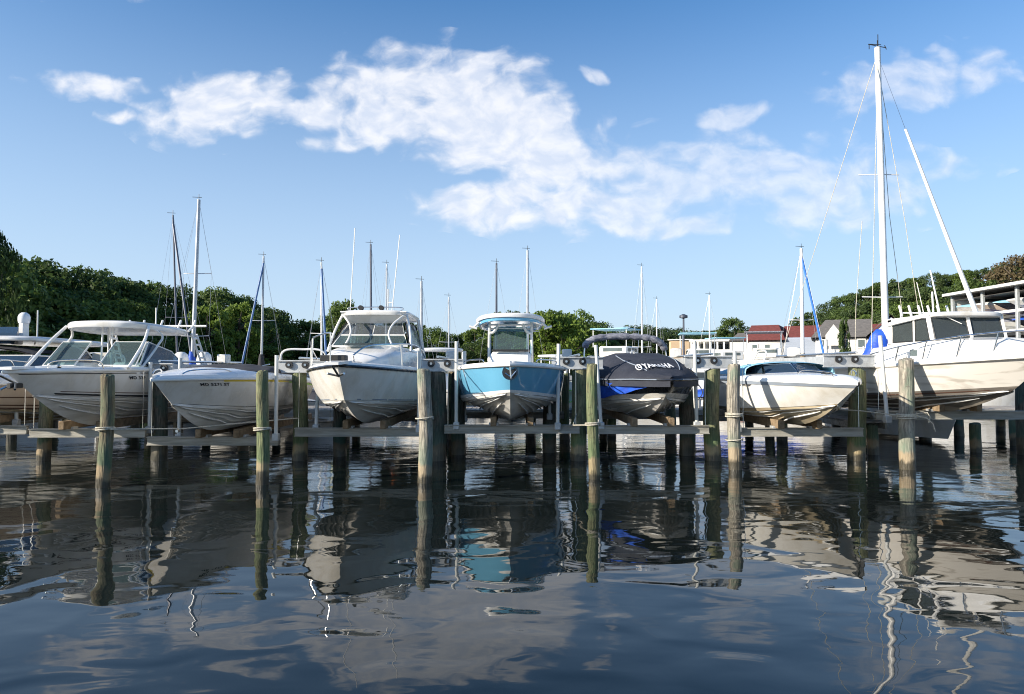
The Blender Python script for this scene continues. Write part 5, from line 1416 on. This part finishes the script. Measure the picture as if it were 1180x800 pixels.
# ------------------------------------------------------------------ trees
def leaf_mat(name, c1, c2, tr=.35):
    m = bpy.data.materials.new(name); m.use_nodes = True
    nt = m.node_tree; N = nt.nodes; L = nt.links; p = N['Principled BSDF']; out = N['Material Output']
    p.inputs['Roughness'].default_value = .55; p.inputs['Specular IOR Level'].default_value = .25
    g = N.new('ShaderNodeNewGeometry'); oi = N.new('ShaderNodeObjectInfo')
    n = N.new('ShaderNodeTexNoise'); n.inputs['Scale'].default_value = .55; n.inputs['Detail'].default_value = 3; L.new(g.outputs['Position'], n.inputs['Vector'])
    n2 = N.new('ShaderNodeMath'); n2.operation = 'MULTIPLY_ADD'; L.new(g.outputs['Random Per Island'], n2.inputs[0]); n2.inputs[1].default_value = .5; L.new(n.outputs['Fac'], n2.inputs[2])
    n3 = N.new('ShaderNodeMath'); n3.operation = 'MULTIPLY_ADD'; L.new(oi.outputs['Random'], n3.inputs[0]); n3.inputs[1].default_value = .45; L.new(n2.outputs[0], n3.inputs[2])
    mr = N.new('ShaderNodeMapRange'); mr.inputs['From Min'].default_value = .55; mr.inputs['From Max'].default_value = 1.25; L.new(n3.outputs[0], mr.inputs[0])
    mx = N.new('ShaderNodeMix'); mx.data_type = 'RGBA'; mx.inputs[6].default_value = (*c1, 1); mx.inputs[7].default_value = (*c2, 1)
    L.new(mr.outputs[0], mx.inputs[0]); L.new(mx.outputs[2], p.inputs['Base Color'])
    t = N.new('ShaderNodeBsdfTranslucent'); L.new(mx.outputs[2], t.inputs[0])
    ms = N.new('ShaderNodeMixShader'); ms.inputs[0].default_value = tr
    L.new(p.outputs[0], ms.inputs[1]); L.new(t.outputs[0], ms.inputs[2]); L.new(ms.outputs[0], out.inputs[0])
    return m
LF = [leaf_mat('leaves_dark', (.026, .052, .016), (.11, .165, .042), .45), leaf_mat('leaves_mid', (.042, .080, .018), (.13, .19, .04)),
      leaf_mat('leaves_bright', (.07, .12, .015), (.17, .24, .04)), leaf_mat('leaves_far', (.035, .060, .022), (.085, .125, .040)), leaf_mat('leaves_rust', (.070, .055, .028), (.13, .10, .05))]
BARK = mat('bark', (.13, .10, .075), .9, col2=(.06, .045, .03), ns=4, amt=.8, bump=.8, bs=12)
def crown_arrays(seed, H, W, nb, nl, leaf, low=.22):
    """leaf quads on many clumps spread through an uneven crown; unit height H"""
    rs = np.random.RandomState(seed)
    V = []
    for b in range(nb):
        z = low + (1 - low) * rs.rand() ** .8
        prof = math.sin(math.pi * min(1, max(0, (z - low * .6) / (1.06 - low * .6)))) ** .55
        a = rs.rand() * 6.283; rad = W / 2 * prof * (.35 + .62 * rs.rand() ** .5)
        c = np.array([rad * math.cos(a), rad * math.sin(a), z * H * (.93 + .1 * rs.rand())])
        r = (.5 + .55 * rs.rand()) * W * .155
        n = int(nl * (r / (W * .15)) ** 2)
        d = rs.normal(size=(n, 3)); d /= np.linalg.norm(d, axis=1)[:, None]
        d[:, 2] = np.abs(d[:, 2]) * np.where(rs.rand(n) < .8, 1, -1)
        pos = c + d * r * (.55 + .5 * rs.rand(n, 1)) * np.array([1.15, 1.15, .8])
        nrm = d + rs.normal(size=(n, 3)) * .55; nrm /= np.linalg.norm(nrm, axis=1)[:, None]
        t = np.cross(nrm, rs.normal(size=(n, 3))); t /= np.linalg.norm(t, axis=1)[:, None]
        s = np.cross(nrm, t)
        sz = leaf * (.6 + .8 * rs.rand(n, 1))
        q = np.stack([pos - t * sz, pos + s * sz * .55, pos + t * sz, pos - s * sz * .55], axis=1)
        V.append(q.reshape(-1, 3))
    return np.concatenate(V)
def mesh_quads(name, V, m):
    me = bpy.data.meshes.new(name); n = len(V) // 4
    me.vertices.add(len(V)); me.vertices.foreach_set('co', V.astype(np.float32).ravel())
    me.loops.add(len(V)); me.loops.foreach_set('vertex_index', np.arange(len(V), dtype=np.int32))
    me.polygons.add(n); me.polygons.foreach_set('loop_start', np.arange(0, len(V), 4, dtype=np.int32))
    me.update(calc_edges=True); me.materials.append(m); return me
def trunk_mesh(seed, H, W):
    rnd = random.Random(seed); mb = MB()
    pts = [Vector((0, 0, -1.2))]; 
    for i in range(1, 7): pts.append(Vector((.02 * H * math.sin(i * 1.3 + seed), .02 * H * math.cos(i * 1.7 + seed), H * .82 * i / 6)))
    mb.tube(pts, [H * .028 * (1.2 - i / 6.5) for i in range(7)], 8)
    for k_ in range(9):
        i = rnd.randint(2, 5); a = rnd.uniform(0, 6.28); b = pts[i]
        e = b + Vector((math.cos(a) * W * .33, math.sin(a) * W * .33, H * rnd.uniform(.1, .22)))
        mb.tube([b, b.lerp(e, .5) + Vector((0, 0, -.03 * H)), e], [H * .013, H * .009, H * .004], 6)
    me = bpy.data.meshes.new('trunk'); me.from_pydata(mb.v, [], mb.f); me.update(); me.shade_smooth(); me.materials.append(BARK); return me
PROT = []   # (height, width, crown mesh by leaf kind, trunk mesh)
for sd, (h, w, nb, nl, lf, low) in enumerate([(10, 8.5, 75, 130, .21, .12), (10, 7.2, 70, 130, .21, .14), (10, 9.5, 85, 120, .21, .10), (10, 6.0, 62, 120, .21, .16)]):
    V = crown_arrays(100 + sd, h, w, nb, nl, lf, low)
    PROT.append((h, w, V, trunk_mesh(sd, h, w)))
_cm = {}
def tree(x, Y, top, kind, pi, label, group, wf=1.0, ground=None, name='broadleaf_tree'):
    """x: bearing px, top: photo row of the crown top"""
    X = (x - 590) * Y / F; g = land_h(X, Y) if ground is None else ground
    H = EYE + (HY - top) * Y / F - g
    if H < 1.5: return
    ph, pw, V, tm = PROT[pi]
    key = (pi, kind)
    if key not in _cm: _cm[key] = mesh_quads('crown', V, LF[kind])
    t = thing(name, (X, Y, g), label, 'tree', group, rz=(x * 1.7) % 6.28)
    s = H / ph; t.scale = (s * wf, s * wf, s)
    c = bpy.data.objects.new('crown', _cm[key]); C.objects.link(c); c.parent = t
    k_ = bpy.data.objects.new('trunk', tm); C.objects.link(k_); k_.parent = t
sky_x = [-40, 0, 50, 100, 140, 170, 220, 260, 300, 320, 345, 375, 395, 415, 440, 470, 500, 520, 540, 560, 575, 620, 650, 680, 700, 740, 765, 800, 830]
sky_y = [290, 298, 303, 308, 318, 322, 331, 333, 345, 362, 368, 366, 353, 364, 372, 368, 377, 386, 376, 366, 359, 356, 359, 374, 380, 376, 379, 381, 380]
def skyl(x): return float(np.interp(x, sky_x, sky_y)) + (5 if x < 420 else 3)
rnd = random.Random(21)
def row(x0, x1, step, Yf, drop, kinds, label, group, wf=1.0, jit=4):
    x = x0
    while x < x1:
        Y = Yf(x) * rnd.uniform(.96, 1.06)
        tree(x, Y, skyl(x) + drop + rnd.uniform(-jit * .4, jit), rnd.choice(kinds), rnd.randrange(4), label, group, wf)
        x += step * rnd.uniform(.8, 1.2)
yl = lambda x: float(np.interp(x, [-40, 0, 150, 300, 420, 560, 700], [46, 52, 62, 76, 92, 98, 104]))
row(-40, 310, 26, yl, 2, [0, 0, 1], 'tall dark tree forming the skyline of the wood on the left bank', 'trees along the skyline of the left bank', .9)
row(-30, 320, 24, lambda x: yl(x) * .93, 26, [0, 1, 1], 'dark tree in the middle row of the wood on the left bank', 'trees in the middle row on the left bank', 1.0, 8)
row(-30, 330, 22, lambda x: yl(x) * .88, 60, [0, 1, 1, 2], 'low dark tree at the water edge on the left bank', 'low trees at the left water edge', 1.3, 12)
row(305, 545, 15, yl, 1, [1, 0, 1], 'mid green tree on the far shore left of the blue boat', 'trees on the far shore left of centre', .95)
row(305, 560, 14, lambda x: yl(x) * .93, 22, [1, 0], 'low bushy tree at the far water edge left of centre', 'low trees at the far water edge', 1.5, 6)
row(548, 690, 17, yl, 2, [1, 0, 1], 'rounded green tree behind the blue boat', 'trees behind the blue boat', .9)
row(545, 700, 14, lambda x: yl(x) * .93, 27, [1, 1, 0], 'low bushy tree at the water edge behind the blue boat', 'low trees behind the blue boat', 1.5, 6)
tree(628, 84, 362, 2, 1, 'bright yellow-green tree catching the sun right of the T-top', None, .9)
tree(650, 84, 372, 2, 0, 'smaller bright green tree right of the T-top, near the power pedestal', None, .9)
tree(238, 60, 352, 2, 3, 'light green young tree before the dark wood by the tall pale mast', None, .8)
tree(275, 64, 350, 2, 3, 'light green slender tree before the dark wood, left of the leaning blue jib', None, .8)
tree(-12, 38, 270, 0, 1, 'tall ragged tree whose branches reach in at the left edge', None, .33)
tree(395, 80, 353, 1, 0, 'round-topped tree standing higher just left of the walkaround hardtop', None, .7)
tree(668, 96, 366, 1, 2, 'green tree stepping down right of the blue boat', None, .9)
tree(846, 110, 371, 0, 0, 'dark round tree alone on the skyline left of the red-roofed building', None, .8)
tree(928, 92, 362, 0, 3, 'dark tree rising behind the red roof beside the white mast', None, .8)
tree(973, 61, 368, 0, 3, 'dark narrow tree before the grey-roofed house', None, .22)
# far wood across the creek head: one mass
def far_wood():
    rs = np.random.RandomState(9); out = []
    x = 676
    while x < 870:
        Y = rs.uniform(150, 175); X = (x - 590) * Y / F; top = skyl(min(x, 830)) + rs.uniform(-2, 5)
        H = EYE + (HY - top) * Y / F - 1.5
        V = PROT[rs.randint(4)][2][:].reshape(-1, 4, 3)[::2].reshape(-1, 3) * (H / 10); V[:, 2] += 1.5
        V = V * np.array([1.5, 1.5, 1]) + np.array([X, Y, 0]); out.append(V); x += rs.uniform(5, 8)
    me = mesh_quads('far_wood', np.concatenate(out), LF[3]); o = bpy.data.objects.new('far_wood', me); C.objects.link(o)
    tag(o, 'low far wood along the head of the creek', 'wood', kind='stuff')
far_wood()
# hill on the right
hx = [935, 945, 965, 980, 995, 1012, 1030, 1050, 1075, 1095, 1120, 1135, 1157, 1180, 1230, 1300]
hy = [372, 360, 346, 340, 333, 327, 322, 316, 316, 316, 308, 305, 307, 298, 292, 288]
def hillrow(x0, x1, step, Y0, drop, kinds, label, group, wf=1.1):
    x = x0
    while x < x1:
        Y = Y0 * rnd.uniform(.95, 1.05)
        tree(x, Y, float(np.interp(x, hx, hy)) + drop + rnd.uniform(-1, 5), rnd.choice(kinds), rnd.randrange(4), label, group, wf)
        x += step * rnd.uniform(.8, 1.25)
hillrow(948, 1290, 13, 125, 1, [3, 0, 3, 1], 'tree on the crest of the wooded hill at right', 'trees on the crest of the right-hand hill', .85)
hillrow(955, 1290, 13, 112, 16, [3, 0, 3], 'tree halfway up the wooded hill at right', 'trees halfway up the right-hand hill', 1.0)
hillrow(960, 1200, 14, 100, 34, [3, 0, 1], 'tree low on the wooded hill behind the house', 'trees low on the right-hand hill', 1.0)
hillrow(1010, 1110, 15, 90, 52, [3, 1], 'bushy tree at the foot of the hill between house and rack', 'trees at the foot of the hill', 1.3)
tree(1178, 108, 299, 4, 2, 'rust-brown tree at the top of the hill at the right edge', None, .9)
tree(1210, 108, 296, 4, 0, 'rust-brown tree farther right on the hill top', None, .9)
